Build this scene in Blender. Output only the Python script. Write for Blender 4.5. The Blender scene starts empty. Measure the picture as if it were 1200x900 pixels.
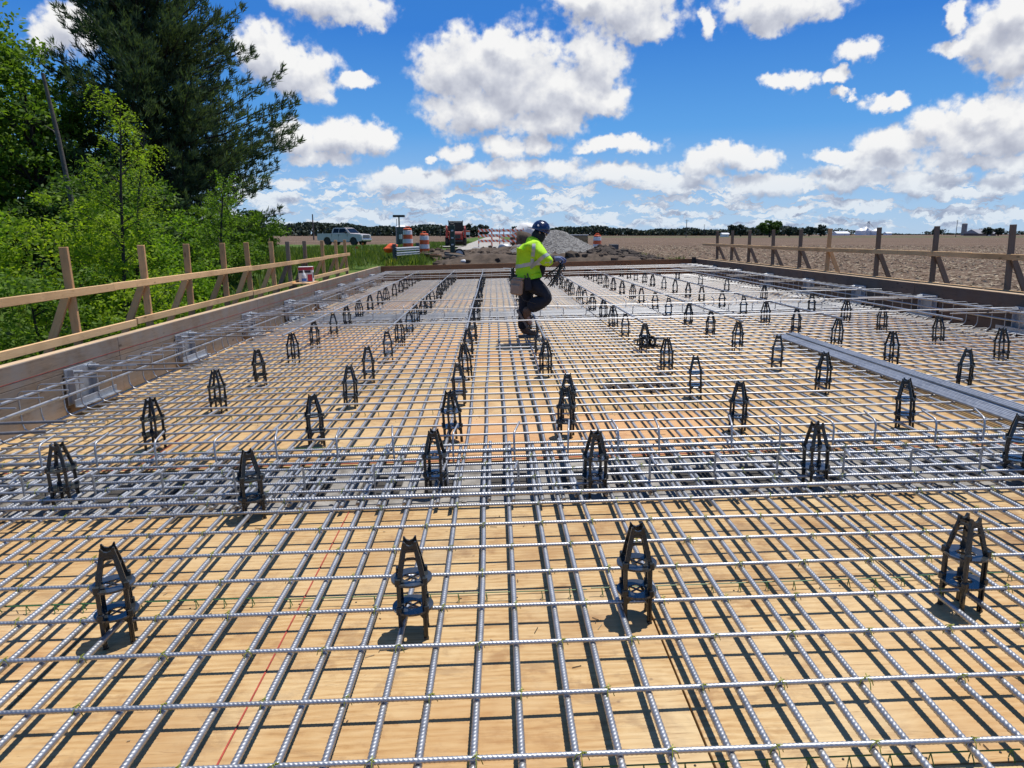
import bpy, bmesh, math, random
import numpy as np
from mathutils import Matrix, Vector, Euler
rnd = random.Random(7)
sc = bpy.context.scene
col = sc.collection
pi = math.pi

# ------------------------------------------------------------------ camera
cd = bpy.data.cameras.new("camera")
cam = bpy.data.objects.new("camera", cd)
col.objects.link(cam)
cam.location = (0, 0, 1.63)
cam.rotation_euler = (math.radians(90 - 11.944), 0, math.radians(-1.482))
cd.sensor_width = 36.0
cd.lens = 24.96
cd.clip_start = 0.05
cd.clip_end = 8000
sc.camera = cam

# ------------------------------------------------------------------ sun and sky
SUN_DIR = Vector((0.22, 0.20, 1.0)).normalized()          # towards the sun
SUN_EL = math.asin(SUN_DIR.z)
SUN_AZ = math.atan2(SUN_DIR.x, SUN_DIR.y)                  # from +Y towards +X
sl = bpy.data.lights.new("sun", 'SUN')
sun = bpy.data.objects.new("sun", sl)
col.objects.link(sun)
sun.rotation_euler = SUN_DIR.to_track_quat('Z', 'Y').to_euler()
sl.energy = 4.9
sl.angle = math.radians(0.53)
sl.color = (1.0, 0.955, 0.89)
sc.view_settings.view_transform = 'Standard'
sc.view_settings.look = 'None'
sc.view_settings.exposure = 0.0
sc.view_settings.gamma = 1.0
try:
    sc.cycles.max_bounces = 6
    sc.cycles.diffuse_bounces = 3
    sc.cycles.glossy_bounces = 3
    sc.cycles.transmission_bounces = 4
    sc.cycles.transparent_max_bounces = 8
    sc.cycles.caustics_reflective = False
    sc.cycles.caustics_refractive = False
except Exception:
    pass


class NT:
    """small helper to write node trees"""
    def __init__(s, tree):
        s.t = tree
        s.n = tree.nodes
        s.l = tree.links

    def node(s, typ, ins=None, **props):
        nd = s.n.new(typ)
        for k, v in props.items():
            setattr(nd, k, v)
        if ins:
            for k, v in ins.items():
                s.put(nd.inputs[k], v)
        return nd

    def put(s, sock, v):
        if isinstance(v, bpy.types.NodeSocket):
            s.l.new(v, sock)
        elif isinstance(v, bpy.types.Node):
            s.l.new(v.outputs[0], sock)
        else:
            sock.default_value = v

    def math(s, op, a, b=0.0, c=0.0, clamp=False):
        nd = s.n.new('ShaderNodeMath')
        nd.operation = op
        nd.use_clamp = clamp
        s.put(nd.inputs[0], a)
        s.put(nd.inputs[1], b)
        s.put(nd.inputs[2], c)
        return nd.outputs[0]

    def vmath(s, op, a, b=(0, 0, 0), c=None):
        nd = s.n.new('ShaderNodeVectorMath')
        nd.operation = op
        s.put(nd.inputs[0], a)
        s.put(nd.inputs[1], b)
        if c is not None:
            s.put(nd.inputs[2], c)
        return nd.outputs['Value'] if op in ('DOT_PRODUCT', 'LENGTH') else nd.outputs[0]

    def mix(s, fac, a, b, blend='MIX'):
        nd = s.n.new('ShaderNodeMix')
        nd.data_type = 'RGBA'
        nd.blend_type = blend
        s.put(nd.inputs[0], fac)
        s.put(nd.inputs[6], a)
        s.put(nd.inputs[7], b)
        return nd.outputs[2]

    def ramp(s, fac, stops, interp='LINEAR'):
        nd = s.n.new('ShaderNodeValToRGB')
        cr = nd.color_ramp
        cr.interpolation = interp
        while len(cr.elements) < len(stops):
            cr.elements.new(0.5)
        for e, (p, c) in zip(cr.elements, stops):
            e.position = p
            e.color = c if len(c) == 4 else (*c, 1)
        s.put(nd.inputs[0], fac)
        return nd.outputs[0]

    def smooth(s, v, lo, hi):
        nd = s.n.new('ShaderNodeMapRange')
        nd.interpolation_type = 'SMOOTHSTEP'
        s.put(nd.inputs[0], v)
        s.put(nd.inputs[1], lo)
        s.put(nd.inputs[2], hi)
        nd.inputs[3].default_value = 0.0
        nd.inputs[4].default_value = 1.0
        return nd.outputs[0]

    def noise(s, vec, scale, detail=4, rough=0.55, dist=0.0, out=0):
        nd = s.node('ShaderNodeTexNoise', {'Scale': scale, 'Detail': detail, 'Roughness': rough, 'Distortion': dist})
        if vec is not None:
            s.put(nd.inputs['Vector'], vec)
        return nd.outputs[out]


def make_world():
    w = bpy.data.worlds.new("World")
    sc.world = w
    w.use_nodes = True
    g = NT(w.node_tree)
    g.n.clear()
    sky = g.node('ShaderNodeTexSky', sky_type='NISHITA')
    sky.sun_disc = False
    sky.sun_elevation = SUN_EL
    sky.sun_rotation = SUN_AZ
    sky.altitude = 200
    sky.air_density = 1.0
    sky.dust_density = 0.1
    sky.ozone_density = 1.6
    skyc = g.node('ShaderNodeHueSaturation', {'Hue': 0.5, 'Saturation': 1.22, 'Value': 0.9, 'Color': sky.outputs[0]}).outputs[0]
    tc = g.node('ShaderNodeTexCoord')
    d = g.vmath('NORMALIZE', tc.outputs['Generated'])
    sx = g.node('ShaderNodeSeparateXYZ', {0: d})
    az = g.math('MULTIPLY', g.math('ARCTAN2', sx.outputs[0], sx.outputs[1]), 180 / pi)
    el = g.math('MULTIPLY', g.math('ARCSINE', sx.outputs[2]), 180 / pi)
    uv = g.node('ShaderNodeCombineXYZ', {0: az, 1: el, 2: 0.0}).outputs[0]
    # clear spring air: pale blue low down, deep blue above, zenith dimmed to deepen shadows
    blue = g.ramp(g.math('DIVIDE', el, 90.0, clamp=True), [(0.0, (0.40, 0.60, 0.86)), (0.03, (0.30, 0.53, 0.86)), (0.085, (0.095, 0.36, 0.83)), (0.16, (0.030, 0.21, 0.70)), (0.4, (0.034, 0.145, 0.45)), (1.0, (0.045, 0.13, 0.32))])
    skyc = g.mix(0.85, skyc, g.vmath('SCALE', blue), 'MIX')
    skyc.node.inputs[7].links[0].from_node.inputs['Scale'].default_value = 10.0

    def P(px, py):                      # picture direction in degrees of azimuth and elevation
        f = 832.0
        p = math.radians(11.944)
        yw = math.radians(1.482)
        cx, cy = (px - 600) / f, (450 - py) / f
        F = cy * math.sin(p) + math.cos(p)
        Z = cy * math.cos(p) - math.sin(p)
        X, Y = cx * math.cos(yw) + F * math.sin(yw), F * math.cos(yw) - cx * math.sin(yw)
        return math.degrees(math.atan2(X, Y)), math.degrees(math.atan2(Z, math.hypot(X, Y)))
    # cumulus: (centre x, y, half width, half height) of each puff
    puffs = [(310, 62, 38, 30), (350, 82, 48, 28), (375, 100, 30, 18),
             (540, 78, 58, 42), (600, 90, 70, 55), (560, 130, 72, 30), (650, 110, 80, 36), (700, 72, 42, 32), (600, 58, 60, 24), (700, 120, 42, 16), (640, 140, 50, 20),
             (395, 6, 66, 22), (420, 22, 34, 16), (360, -6, 50, 20),
             (735, 8, 80, 30), (752, 30, 44, 16), (690, -4, 50, 20),
             (905, 6, 62, 22), (900, 30, 28, 12), (960, -4, 46, 18), (832, 26, 12, 16),
             (1165, 45, 44, 30), (1195, 60, 46, 34), (1190, 20, 40, 26), (1125, 52, 34, 9), (1118, 24, 18, 13),
             (1007, 62, 30, 14), (908, 98, 26, 9), (935, 96, 28, 12), (983, 92, 17, 8), (1040, 116, 30, 9), (995, 110, 13, 6),
             (415, 94, 26, 10), (75, 32, 36, 24), (60, 40, 28, 20),
             (350, 160, 40, 20), (400, 162, 56, 22), (440, 160, 30, 16), (375, 185, 42, 10),
             (728, 170, 56, 10), (705, 172, 36, 8), (532, 180, 24, 11), (505, 186, 8, 6), (590, 172, 30, 16), (635, 168, 24, 14),
             (1150, 130, 52, 20), (1185, 150, 62, 28), (1100, 150, 56, 22), (1050, 168, 62, 18), (990, 182, 44, 8), (1150, 165, 90, 16),
             (1040, 190, 60, 14), (1130, 190, 62, 10), (1190, 188, 42, 12),
             (850, 180, 46, 15), (880, 190, 40, 12), (820, 196, 46, 14),
             (600, 196, 42, 11), (655, 196, 34, 13), (560, 202, 50, 12), (720, 204, 60, 13), (480, 212, 70, 14), (790, 212, 60, 12), (900, 212, 60, 14),
             (1000, 208, 70, 14), (1085, 212, 56, 16), (1170, 216, 50, 13), (340, 215, 30, 6)]
    consts = []
    for (x, y, a, b) in puffs:
        u, v = P(x, y)
        consts.append((u, v, a / 832 * 57.3 * math.cos(math.radians(u)) ** 2 * 0.95, b / 832 * 57.3 * 0.98))

    grp = bpy.data.node_groups.new("cloud_field", 'ShaderNodeTree')
    grp.interface.new_socket("uv", in_out='INPUT', socket_type='NodeSocketVector')
    grp.interface.new_socket("dir", in_out='INPUT', socket_type='NodeSocketVector')
    grp.interface.new_socket("field", in_out='OUTPUT', socket_type='NodeSocketFloat')
    grp.interface.new_socket("soft", in_out='OUTPUT', socket_type='NodeSocketFloat')
    q = NT(grp)
    gi = q.n.new('NodeGroupInput')
    go = q.n.new('NodeGroupOutput')
    p0 = gi.outputs[0]
    # billowing edges: warp the position, then add finer noise to the field
    w1 = q.vmath('SUBTRACT', q.noise(p0, 0.34, 3, 0.55, out=1), (0.5, 0.5, 0.5))
    w2 = q.vmath('SUBTRACT', q.noise(p0, 1.3, 4, 0.6, out=1), (0.5, 0.5, 0.5))
    pp = q.vmath('ADD', p0, q.vmath('MULTIPLY', w1, (2.6, 1.8, 0)))
    pp = q.vmath('ADD', pp, q.vmath('MULTIPLY', w2, (1.2, 1.1, 0)))
    acc = None
    for (u, v, a, b) in consts:
        t = q.vmath('MULTIPLY_ADD', pp, (1 / a, 1 / b, 0), (-u / a, -v / b, 0))
        dd = q.vmath('DOT_PRODUCT', t, t)
        e = q.math('POWER', 2.718, q.math('MULTIPLY', dd, -1.0))
        acc = e if acc is None else q.math('SMOOTH_MAX', acc, e, 0.15)
    # fair-weather cumulus out of view, thinned to cut sky fill, on a cloud plane
    sp = q.node('ShaderNodeSeparateXYZ', {0: gi.outputs[1]})
    zz = q.math('ADD', q.math('MAXIMUM', sp.outputs[2], 0.0), 0.035)
    cp = q.node('ShaderNodeCombineXYZ', {0: q.math('DIVIDE', sp.outputs[0], zz), 1: q.math('DIVIDE', sp.outputs[1], zz), 2: 0.0}).outputs[0]
    cp = q.vmath('ADD', cp, q.vmath('MULTIPLY', w2, (0.25, 0.25, 0)))
    nz = q.noise(cp, 0.62, 6, 0.56)
    s0 = q.node('ShaderNodeSeparateXYZ', {0: p0})
    inside = q.math('MULTIPLY', q.math('SUBTRACT', 1.0, q.smooth(q.math('ABSOLUTE', s0.outputs[0]), 33.0, 42.0)),
                    q.math('SUBTRACT', 1.0, q.smooth(s0.outputs[1], 14.5, 20.0)))
    high = q.math('MULTIPLY', q.smooth(nz, 0.53, 0.74), 1.3)
    outer = q.math('MULTIPLY', high, q.math('SUBTRACT', 1.0, inside))
    # low bank near the horizon: long thin rows
    rows = q.vmath('MULTIPLY', pp, (0.17, 0.85, 0))
    nb = q.noise(rows, 1.5, 6, 0.62)
    low = q.math('MULTIPLY', q.math('SUBTRACT', 1.0, q.smooth(s0.outputs[1], 2.6, 6.2)), q.smooth(s0.outputs[1], -0.8, 0.7))
    bank = q.math('MULTIPLY', q.math('MULTIPLY', q.smooth(nb, 0.36, 0.64), low), 1.05)
    acc = q.math('SMOOTH_MAX', q.math('MAXIMUM', acc, outer), bank, 0.1)
    nf = q.math('MULTIPLY', q.math('SUBTRACT', q.noise(p0, 0.55, 3, 0.5), 0.5), 0.95)
    nf2 = q.math('MULTIPLY', q.math('SUBTRACT', q.noise(p0, 1.5, 5, 0.52), 0.5), 0.70)
    k = q.math('MINIMUM', q.math('MULTIPLY', acc, 2.0), 1.0)
    q.l.new(q.math('ADD', acc, q.math('MULTIPLY', q.math('ADD', nf, nf2), k)), go.inputs[0])
    q.l.new(q.math('ADD', acc, q.math('MULTIPLY', q.math('ADD', nf, q.math('MULTIPLY', nf2, 0.16)), k)), go.inputs[1])

    def field(off):
        nd = g.n.new('ShaderNodeGroup')
        nd.node_tree = grp
        g.put(nd.inputs[0], g.vmath('ADD', uv, (off[0], off[1], 0)))
        g.put(nd.inputs[1], g.vmath('ADD', d, (off[0] * 0.0174, 0, off[1] * 0.0174)))
        return nd.outputs[0], nd.outputs[1]
    F0, S0 = field((0, 0))
    F1, S1 = field((0.3, 1.15))
    mask = g.smooth(F0, 0.26, 0.66)
    mask = g.math('MULTIPLY', mask, g.smooth(el, 0.0, 0.6))
    # sun stands high: tops are lit, bases and thick middles are greyer
    lit = g.math('ADD', g.math('MULTIPLY', g.math('SUBTRACT', S0, S1), 0.55), 0.80)
    lit = g.math('SUBTRACT', lit, g.math('MULTIPLY', g.smooth(S1, 0.55, 1.2), 0.30))
    lit = g.math('ADD', lit, g.math('MULTIPLY', g.math('SUBTRACT', F0, S0), 0.25))
    cc = g.ramp(lit, [(0.0, (0.38, 0.42, 0.54)), (0.36, (0.50, 0.53, 0.63)), (0.66, (0.70, 0.725, 0.80)), (1.0, (1.0, 1.0, 1.0))])
    far = g.smooth(el, 0.0, 7.0)
    cc = g.mix(far, g.mix(1.0, cc, (0.74, 0.84, 0.95, 1), 'MULTIPLY'), cc)
    cc = g.vmath('MULTIPLY', cc, (9.2, 9.2, 9.2))
    fin = g.mix(mask, skyc, cc)
    bg = g.node('ShaderNodeBackground', {'Color': fin, 'Strength': 0.1})
    out = g.node('ShaderNodeOutputWorld', {'Surface': bg.outputs[0]})
    try:
        w.cycles.sampling_method = 'MANUAL'
        w.cycles.sample_map_resolution = 512
    except Exception:
        pass


make_world()

# ------------------------------------------------------------------ materials
MATS = {}


def new_mat(name):
    m = bpy.data.materials.new(name)
    m.use_nodes = True
    g = NT(m.node_tree)
    g.n.clear()
    out = g.n.new('ShaderNodeOutputMaterial')
    MATS[name] = m
    return m, g, out


def pbr(name, base, rough=0.6, metal=0.0, var=0.0, vscale=8.0, bump=0.0, bscale=40.0, objrand=0.0, spec=0.5, coat=0.0,
        dirt=None, dscale=3.0, damount=0.5, roughvar=0.0):
    m, g, out = new_mat(name)
    tc = g.node('ShaderNodeTexCoord')
    co = tc.outputs['Object']
    c = (*base, 1)
    if var > 0:
        n = g.noise(co, vscale, 5, 0.6)
        lo = tuple(max(0, x * (1 - var)) for x in base)
        hi = tuple(min(1, x * (1 + var)) for x in base)
        c = g.ramp(n, [(0.28, lo), (0.72, hi)])
    if dirt:
        n2 = g.noise(co, dscale, 6, 0.65)
        c = g.mix(g.math('MULTIPLY', g.smooth(n2, 0.48, 0.72), damount), c, (*dirt, 1))
    if objrand > 0:
        oi = g.node('ShaderNodeObjectInfo')
        c = g.node('ShaderNodeHueSaturation', {'Value': g.math('ADD', 1 - objrand, g.math('MULTIPLY', oi.outputs['Random'], 2 * objrand)), 'Color': c}).outputs[0]
    b = g.node('ShaderNodeBsdfPrincipled', {'Base Color': c, 'Roughness': rough, 'Metallic': metal, 'Specular IOR Level': spec, 'Coat Weight': coat})
    if roughvar > 0:
        g.put(b.inputs['Roughness'], g.math('ADD', rough - roughvar, g.math('MULTIPLY', g.noise(co, vscale * 1.7, 4), 2 * roughvar)))
    if bump > 0:
        bn = g.node('ShaderNodeBump', {'Strength': bump, 'Distance': 0.02, 'Height': g.noise(co, bscale, 5, 0.6)})
        g.put(b.inputs['Normal'], bn.outputs[0])
    g.l.new(b.outputs[0], out.inputs[0])
    return m


def wood(name, light, dark, axis='Y', scale=1.0, grey=None, greyamt=0.0, objrand=0.12, rough=0.75, knots=True, red=0.0):
    """sawn timber: grain stretched along an axis, a few knots and blotches"""
    m, g, out = new_mat(name)
    tc = g.node('ShaderNodeTexCoord')
    oi = g.node('ShaderNodeObjectInfo')
    off = g.vmath('SCALE', (13.1, 7.7, 5.3))
    nd = off.node
    g.put(nd.inputs['Scale'], oi.outputs['Random'])
    co = g.vmath('ADD', tc.outputs['Object'], off)
    st = {'X': (0.9, 14, 14), 'Y': (14, 0.9, 14), 'Z': (14, 14, 0.9)}[axis]
    gv = g.vmath('MULTIPLY', co, tuple(x * scale for x in st))
    n1 = g.noise(gv, 2.2, 6, 0.62, 0.8)
    n2 = g.noise(gv, 9.0, 4, 0.6, 0.2)
    nn = g.math('ADD', g.math('MULTIPLY', n1, 0.72), g.math('MULTIPLY', n2, 0.28))
    c = g.ramp(nn, [(0.30, dark), (0.46, tuple((a * 0.35 + b * 0.65) for a, b in zip(dark, light))), (0.70, light)])
    bl = g.noise(co, 1.1 * scale, 4, 0.6)
    c = g.mix(g.math('MULTIPLY', g.smooth(bl, 0.48, 0.70), 0.45), c, (*[x * 0.62 for x in dark], 1))
    st2 = g.noise(g.vmath('MULTIPLY', co, {'X': (1, 3, 3), 'Y': (3, 1, 3), 'Z': (3, 3, 1)}[axis]), 7.0 * scale, 6, 0.72)
    c = g.mix(g.math('MULTIPLY', g.smooth(st2, 0.56, 0.70), 0.45), c, (*[x * 0.5 for x in dark], 1))
    if grey:
        n3 = g.noise(co, 2.3 * scale, 6, 0.66)
        c = g.mix(g.math('MULTIPLY', g.smooth(n3, 0.36, 0.66), greyamt), c, (*grey, 1))
    if knots:
        kv = g.vmath('MULTIPLY', co, {'X': (2.0, 6, 6), 'Y': (6, 2.0, 6), 'Z': (6, 6, 2.0)}[axis])
        vo = g.node('ShaderNodeTexVoronoi', {'Vector': kv, 'Scale': 1.1})
        c = g.mix(g.math('MULTIPLY', g.math('SUBTRACT', 1.0, g.smooth(vo.outputs['Distance'], 0.05, 0.13)), 0.75), c, (*[x * 0.38 for x in dark], 1))
    c = g.node('ShaderNodeHueSaturation', {'Value': g.math('ADD', 1 - objrand, g.math('MULTIPLY', oi.outputs['Random'], 2 * objrand)), 'Color': c}).outputs[0]
    b = g.node('ShaderNodeBsdfPrincipled', {'Base Color': c, 'Roughness': rough, 'Specular IOR Level': 0.25})
    bn = g.node('ShaderNodeBump', {'Strength': 0.35, 'Distance': 0.004, 'Height': nn})
    g.put(b.inputs['Normal'], bn.outputs[0])
    g.l.new(b.outputs[0], out.inputs[0])
    return m


def leafmat(name, a, b, trans=0.35, rough=0.6):
    m, g, out = new_mat(name)
    geo = g.node('ShaderNodeNewGeometry')
    r = geo.outputs['Random Per Island']
    c = g.ramp(r, [(0.0, a), (0.55, tuple((x + y) / 2 for x, y in zip(a, b))), (1.0, b)])
    tc = g.node('ShaderNodeTexCoord')
    n = g.noise(tc.outputs['Object'], 0.55, 3, 0.5)
    c = g.mix(g.math('MULTIPLY', g.smooth(n, 0.42, 0.66), 0.45), c, (*a, 1))
    d = g.node('ShaderNodeBsdfPrincipled', {'Base Color': c, 'Roughness': rough, 'Specular IOR Level': 0.25})
    t = g.node('ShaderNodeBsdfTranslucent', {'Color': g.mix(1.0, c, (1.25, 1.3, 0.55, 1), 'MULTIPLY')})
    mx = g.node('ShaderNodeMixShader', {0: trans, 1: d.outputs[0], 2: t.outputs[0]})
    g.l.new(mx.outputs[0], out.inputs[0])
    return m


def galv(name, base=(0.43, 0.438, 0.45), rough=0.47):
    m, g, out = new_mat(name)
    tc = g.node('ShaderNodeTexCoord')
    oi = g.node('ShaderNodeObjectInfo')
    n = g.noise(tc.outputs['Object'], 16, 5, 0.65)
    n2 = g.noise(tc.outputs['Object'], 2.1, 4, 0.6)
    v = g.math('ADD', g.math('MULTIPLY', g.smooth(n, 0.3, 0.7), 0.28), g.math('MULTIPLY', g.smooth(n2, 0.3, 0.7), 0.16))
    n3 = g.noise(tc.outputs['Object'], 0.7, 3, 0.5)
    v = g.math('ADD', v, g.math('SUBTRACT', g.math('MULTIPLY', oi.outputs['Random'], 0.24), g.math('MULTIPLY', g.smooth(n3, 0.5, 0.66), 0.16)))
    c = g.ramp(v, [(0.0, tuple(x * 0.74 for x in base)), (0.30, base), (0.6, tuple(min(1, x * 1.16) for x in base))])
    b = g.node('ShaderNodeBsdfPrincipled', {'Base Color': c, 'Metallic': 0.88,
               'Roughness': g.math('ADD', rough - 0.06, g.math('MULTIPLY', n, 0.16))})
    bn = g.node('ShaderNodeBump', {'Strength': 0.18, 'Distance': 0.002, 'Height': n})
    g.put(b.inputs['Normal'], bn.outputs[0])
    g.l.new(b.outputs[0], out.inputs[0])
    return m


GALV = galv("galvanised_steel")
PLATE = galv("galvanised_plate", (0.46, 0.49, 0.53), 0.5)
DARKROD = pbr("plain_steel_rod", (0.20, 0.19, 0.19), 0.5, 0.6, 0.25, 20)
PLASTIC = pbr("black_plastic", (0.018, 0.021, 0.020), 0.27, 0, 0.25, 12, dirt=(0.06, 0.06, 0.056), dscale=14, damount=0.35, objrand=0.35, spec=0.6)
PLASTIC_FLAT = pbr("black_plastic_flange", (0.03, 0.034, 0.036), 0.16, 0, 0.2, 12, dirt=(0.10, 0.095, 0.08), dscale=14, damount=0.5, objrand=0.3, spec=0.9)
GREENWIRE = pbr("green_coated_wire", (0.045, 0.17, 0.05), 0.45, 0, 0.2, 30)
TIEWIRE = pbr("tie_wire_olive", (0.27, 0.30, 0.03), 0.45, 0.1, 0.3, 60)
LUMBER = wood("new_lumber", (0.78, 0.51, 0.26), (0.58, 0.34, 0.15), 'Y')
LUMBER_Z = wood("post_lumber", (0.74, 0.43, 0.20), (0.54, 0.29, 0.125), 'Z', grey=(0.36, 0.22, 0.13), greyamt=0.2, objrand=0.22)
LUMBER_OLD = wood("weathered_post_lumber", (0.27, 0.185, 0.12), (0.15, 0.10, 0.065), 'Z', grey=(0.19, 0.165, 0.145), greyamt=0.6, objrand=0.2)
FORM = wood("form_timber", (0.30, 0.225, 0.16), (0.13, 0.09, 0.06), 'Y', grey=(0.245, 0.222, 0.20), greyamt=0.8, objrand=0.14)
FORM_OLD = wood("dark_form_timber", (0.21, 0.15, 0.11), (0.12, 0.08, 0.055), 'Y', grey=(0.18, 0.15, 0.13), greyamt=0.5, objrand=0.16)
FORMTOP = wood("form_cap_timber", (0.62, 0.46, 0.29), (0.45, 0.30, 0.17), 'Y', objrand=0.1)
BULK = wood("bulkhead_timber", (0.30, 0.165, 0.085), (0.18, 0.09, 0.045), 'X', objrand=0.12)


def plywood():
    m, g, out = new_mat("plywood_face")
    tc = g.node('ShaderNodeTexCoord')
    oi = g.node('ShaderNodeObjectInfo')
    off = g.vmath('SCALE', (31.1, 17.7, 5.3))
    g.put(off.node.inputs['Scale'], oi.outputs['Random'])
    co = g.vmath('ADD', tc.outputs['Object'], off)
    gv = g.vmath('MULTIPLY', co, (1.9, 10.0, 1))
    wv = g.node('ShaderNodeTexWave', {'Vector': gv, 'Scale': 0.9, 'Distortion': 9.0, 'Detail': 4.0, 'Detail Scale': 1.1, 'Detail Roughness': 0.55}, wave_type='BANDS', bands_direction='Y')
    n1 = g.noise(gv, 3.2, 6, 0.62, 1.2)
    fib = g.noise(g.vmath('MULTIPLY', co, (4.0, 90, 1)), 1.8, 5, 0.7)
    nn = g.math('ADD', g.math('ADD', g.math('MULTIPLY', wv.outputs['Fac'], 0.16), g.math('MULTIPLY', n1, 0.62)), g.math('MULTIPLY', fib, 0.22))
    c = g.ramp(nn, [(0.30, (0.36, 0.205, 0.078)), (0.43, (0.49, 0.315, 0.140)), (0.56, (0.56, 0.39, 0.190)), (0.68, (0.60, 0.435, 0.23)), (0.80, (0.50, 0.325, 0.15))])
    # blotches of damp / mill scale, knots, spots
    bl = g.noise(co, 1.3, 5, 0.62)
    c = g.mix(g.math('MULTIPLY', g.smooth(bl, 0.46, 0.68), 0.50), c, (0.33, 0.175, 0.068, 1))
    n5 = g.noise(co, 5.2, 5, 0.66)
    c = g.mix(g.math('MULTIPLY', g.smooth(n5, 0.54, 0.68), 0.55), c, (0.26, 0.135, 0.055, 1))
    n6 = g.noise(g.vmath('MULTIPLY', co, (1.0, 1.6, 1)), 2.6, 6, 0.72, 0.6)
    c = g.mix(g.math('MULTIPLY', g.smooth(n6, 0.52, 0.64), 0.50), c, (0.24, 0.14, 0.07, 1))
    n7 = g.noise(co, 0.9, 5, 0.6)
    c = g.mix(g.math('MULTIPLY', g.smooth(n7, 0.48, 0.66), 0.50), c, (0.66, 0.52, 0.30, 1))
    vo = g.node('ShaderNodeTexVoronoi', {'Vector': g.vmath('MULTIPLY', co, (1.5, 2.1, 1)), 'Scale': 1.0, 'Randomness': 1.0})
    c = g.mix(g.math('MULTIPLY', g.math('SUBTRACT', 1.0, g.smooth(vo.outputs['Distance'], 0.018, 0.042)), 0.85), c, (0.10, 0.05, 0.025, 1))
    vs = g.node('ShaderNodeTexVoronoi', {'Vector': co, 'Scale': 5.0, 'Randomness': 1.0})
    c = g.mix(g.math('MULTIPLY', g.math('SUBTRACT', 1.0, g.smooth(vs.outputs['Distance'], 0.02, 0.055)), 0.6), c, (0.16, 0.10, 0.06, 1))
    # thin surface checks along the grain, and broad colour drift over the sheet
    ck = g.noise(g.vmath('MULTIPLY', co, (1.4, 55, 1)), 1.0, 3, 0.5, 1.0)
    c = g.mix(g.math('MULTIPLY', g.math('SUBTRACT', 1.0, g.smooth(g.math('ABSOLUTE', g.math('SUBTRACT', ck, 0.58)), 0.0, 0.016)), 0.60), c, (0.22, 0.115, 0.045, 1))
    dr = g.noise(co, 0.55, 3, 0.5)
    c = g.mix(g.math('MULTIPLY', g.smooth(dr, 0.40, 0.68), 0.38), c, (0.50, 0.275, 0.10, 1))
    # reddish release-oil tint on some sheets
    c = g.mix(g.math('MULTIPLY', g.smooth(oi.outputs['Random'], 0.70, 0.85), 0.34), c, (0.50, 0.22, 0.10, 1))
    c = g.node('ShaderNodeHueSaturation', {'Value': g.math('ADD', 0.94, g.math('MULTIPLY', oi.outputs['Random'], 0.24)), 'Color': c}).outputs[0]
    b = g.node('ShaderNodeBsdfPrincipled', {'Base Color': c, 'Roughness': 0.62, 'Specular IOR Level': 0.3})
    bn = g.node('ShaderNodeBump', {'Strength': 0.25, 'Distance': 0.003, 'Height': nn})
    g.put(b.inputs['Normal'], bn.outputs[0])
    g.l.new(b.outputs[0], out.inputs[0])
    return m


PLY = plywood()
CONC = pbr("pier_concrete", (0.30, 0.28, 0.25), 0.85, 0, 0.4, 7, 0.6, 40, dirt=(0.10, 0.085, 0.07), dscale=6, damount=0.8)
DARKVOID = pbr("dark_underside", (0.05, 0.045, 0.04), 0.9, 0, 0.3, 6)
REDCHALK = pbr("red_chalk", (0.38, 0.055, 0.035), 0.8, 0, 0.5, 14)
DIRT = pbr("dug_soil", (0.078, 0.055, 0.038), 0.95, 0, 0.55, 3.5, 1.0, 7, dirt=(0.15, 0.115, 0.08), dscale=1.2, damount=0.5)
DIRTDK = pbr("dark_wet_soil", (0.055, 0.042, 0.033), 0.95, 0, 0.5, 4.5, 0.9, 8, dirt=(0.12, 0.09, 0.07), dscale=2.0, damount=0.5)
STRAW = pbr("straw", (0.36, 0.285, 0.185), 0.8, 0, 0.3, 0.6)
GRAVELM = None


def gravel():
    m, g, out = new_mat("grey_gravel")
    tc = g.node('ShaderNodeTexCoord')
    vo = g.node('ShaderNodeTexVoronoi', {'Vector': tc.outputs['Object'], 'Scale': 16.0})
    n = g.noise(tc.outputs['Object'], 1.4, 5, 0.6)
    sep = g.node('ShaderNodeSeparateColor', {0: vo.outputs['Color']})
    v = g.math('ADD', g.math('MULTIPLY', sep.outputs[0], 0.75), g.math('MULTIPLY', n, 0.35))
    c = g.ramp(v, [(0.1, (0.06, 0.057, 0.053)), (0.5, (0.155, 0.147, 0.138)), (0.9, (0.29, 0.28, 0.26))])
    b = g.node('ShaderNodeBsdfPrincipled', {'Base Color': c, 'Roughness': 0.9})
    bn = g.node('ShaderNodeBump', {'Strength': 1.0, 'Distance': 0.05, 'Height': vo.outputs['Distance']}, invert=True)
    g.put(b.inputs['Normal'], bn.outputs[0])
    g.l.new(b.outputs[0], out.inputs[0])
    return m


GRAVELM = gravel()


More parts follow.
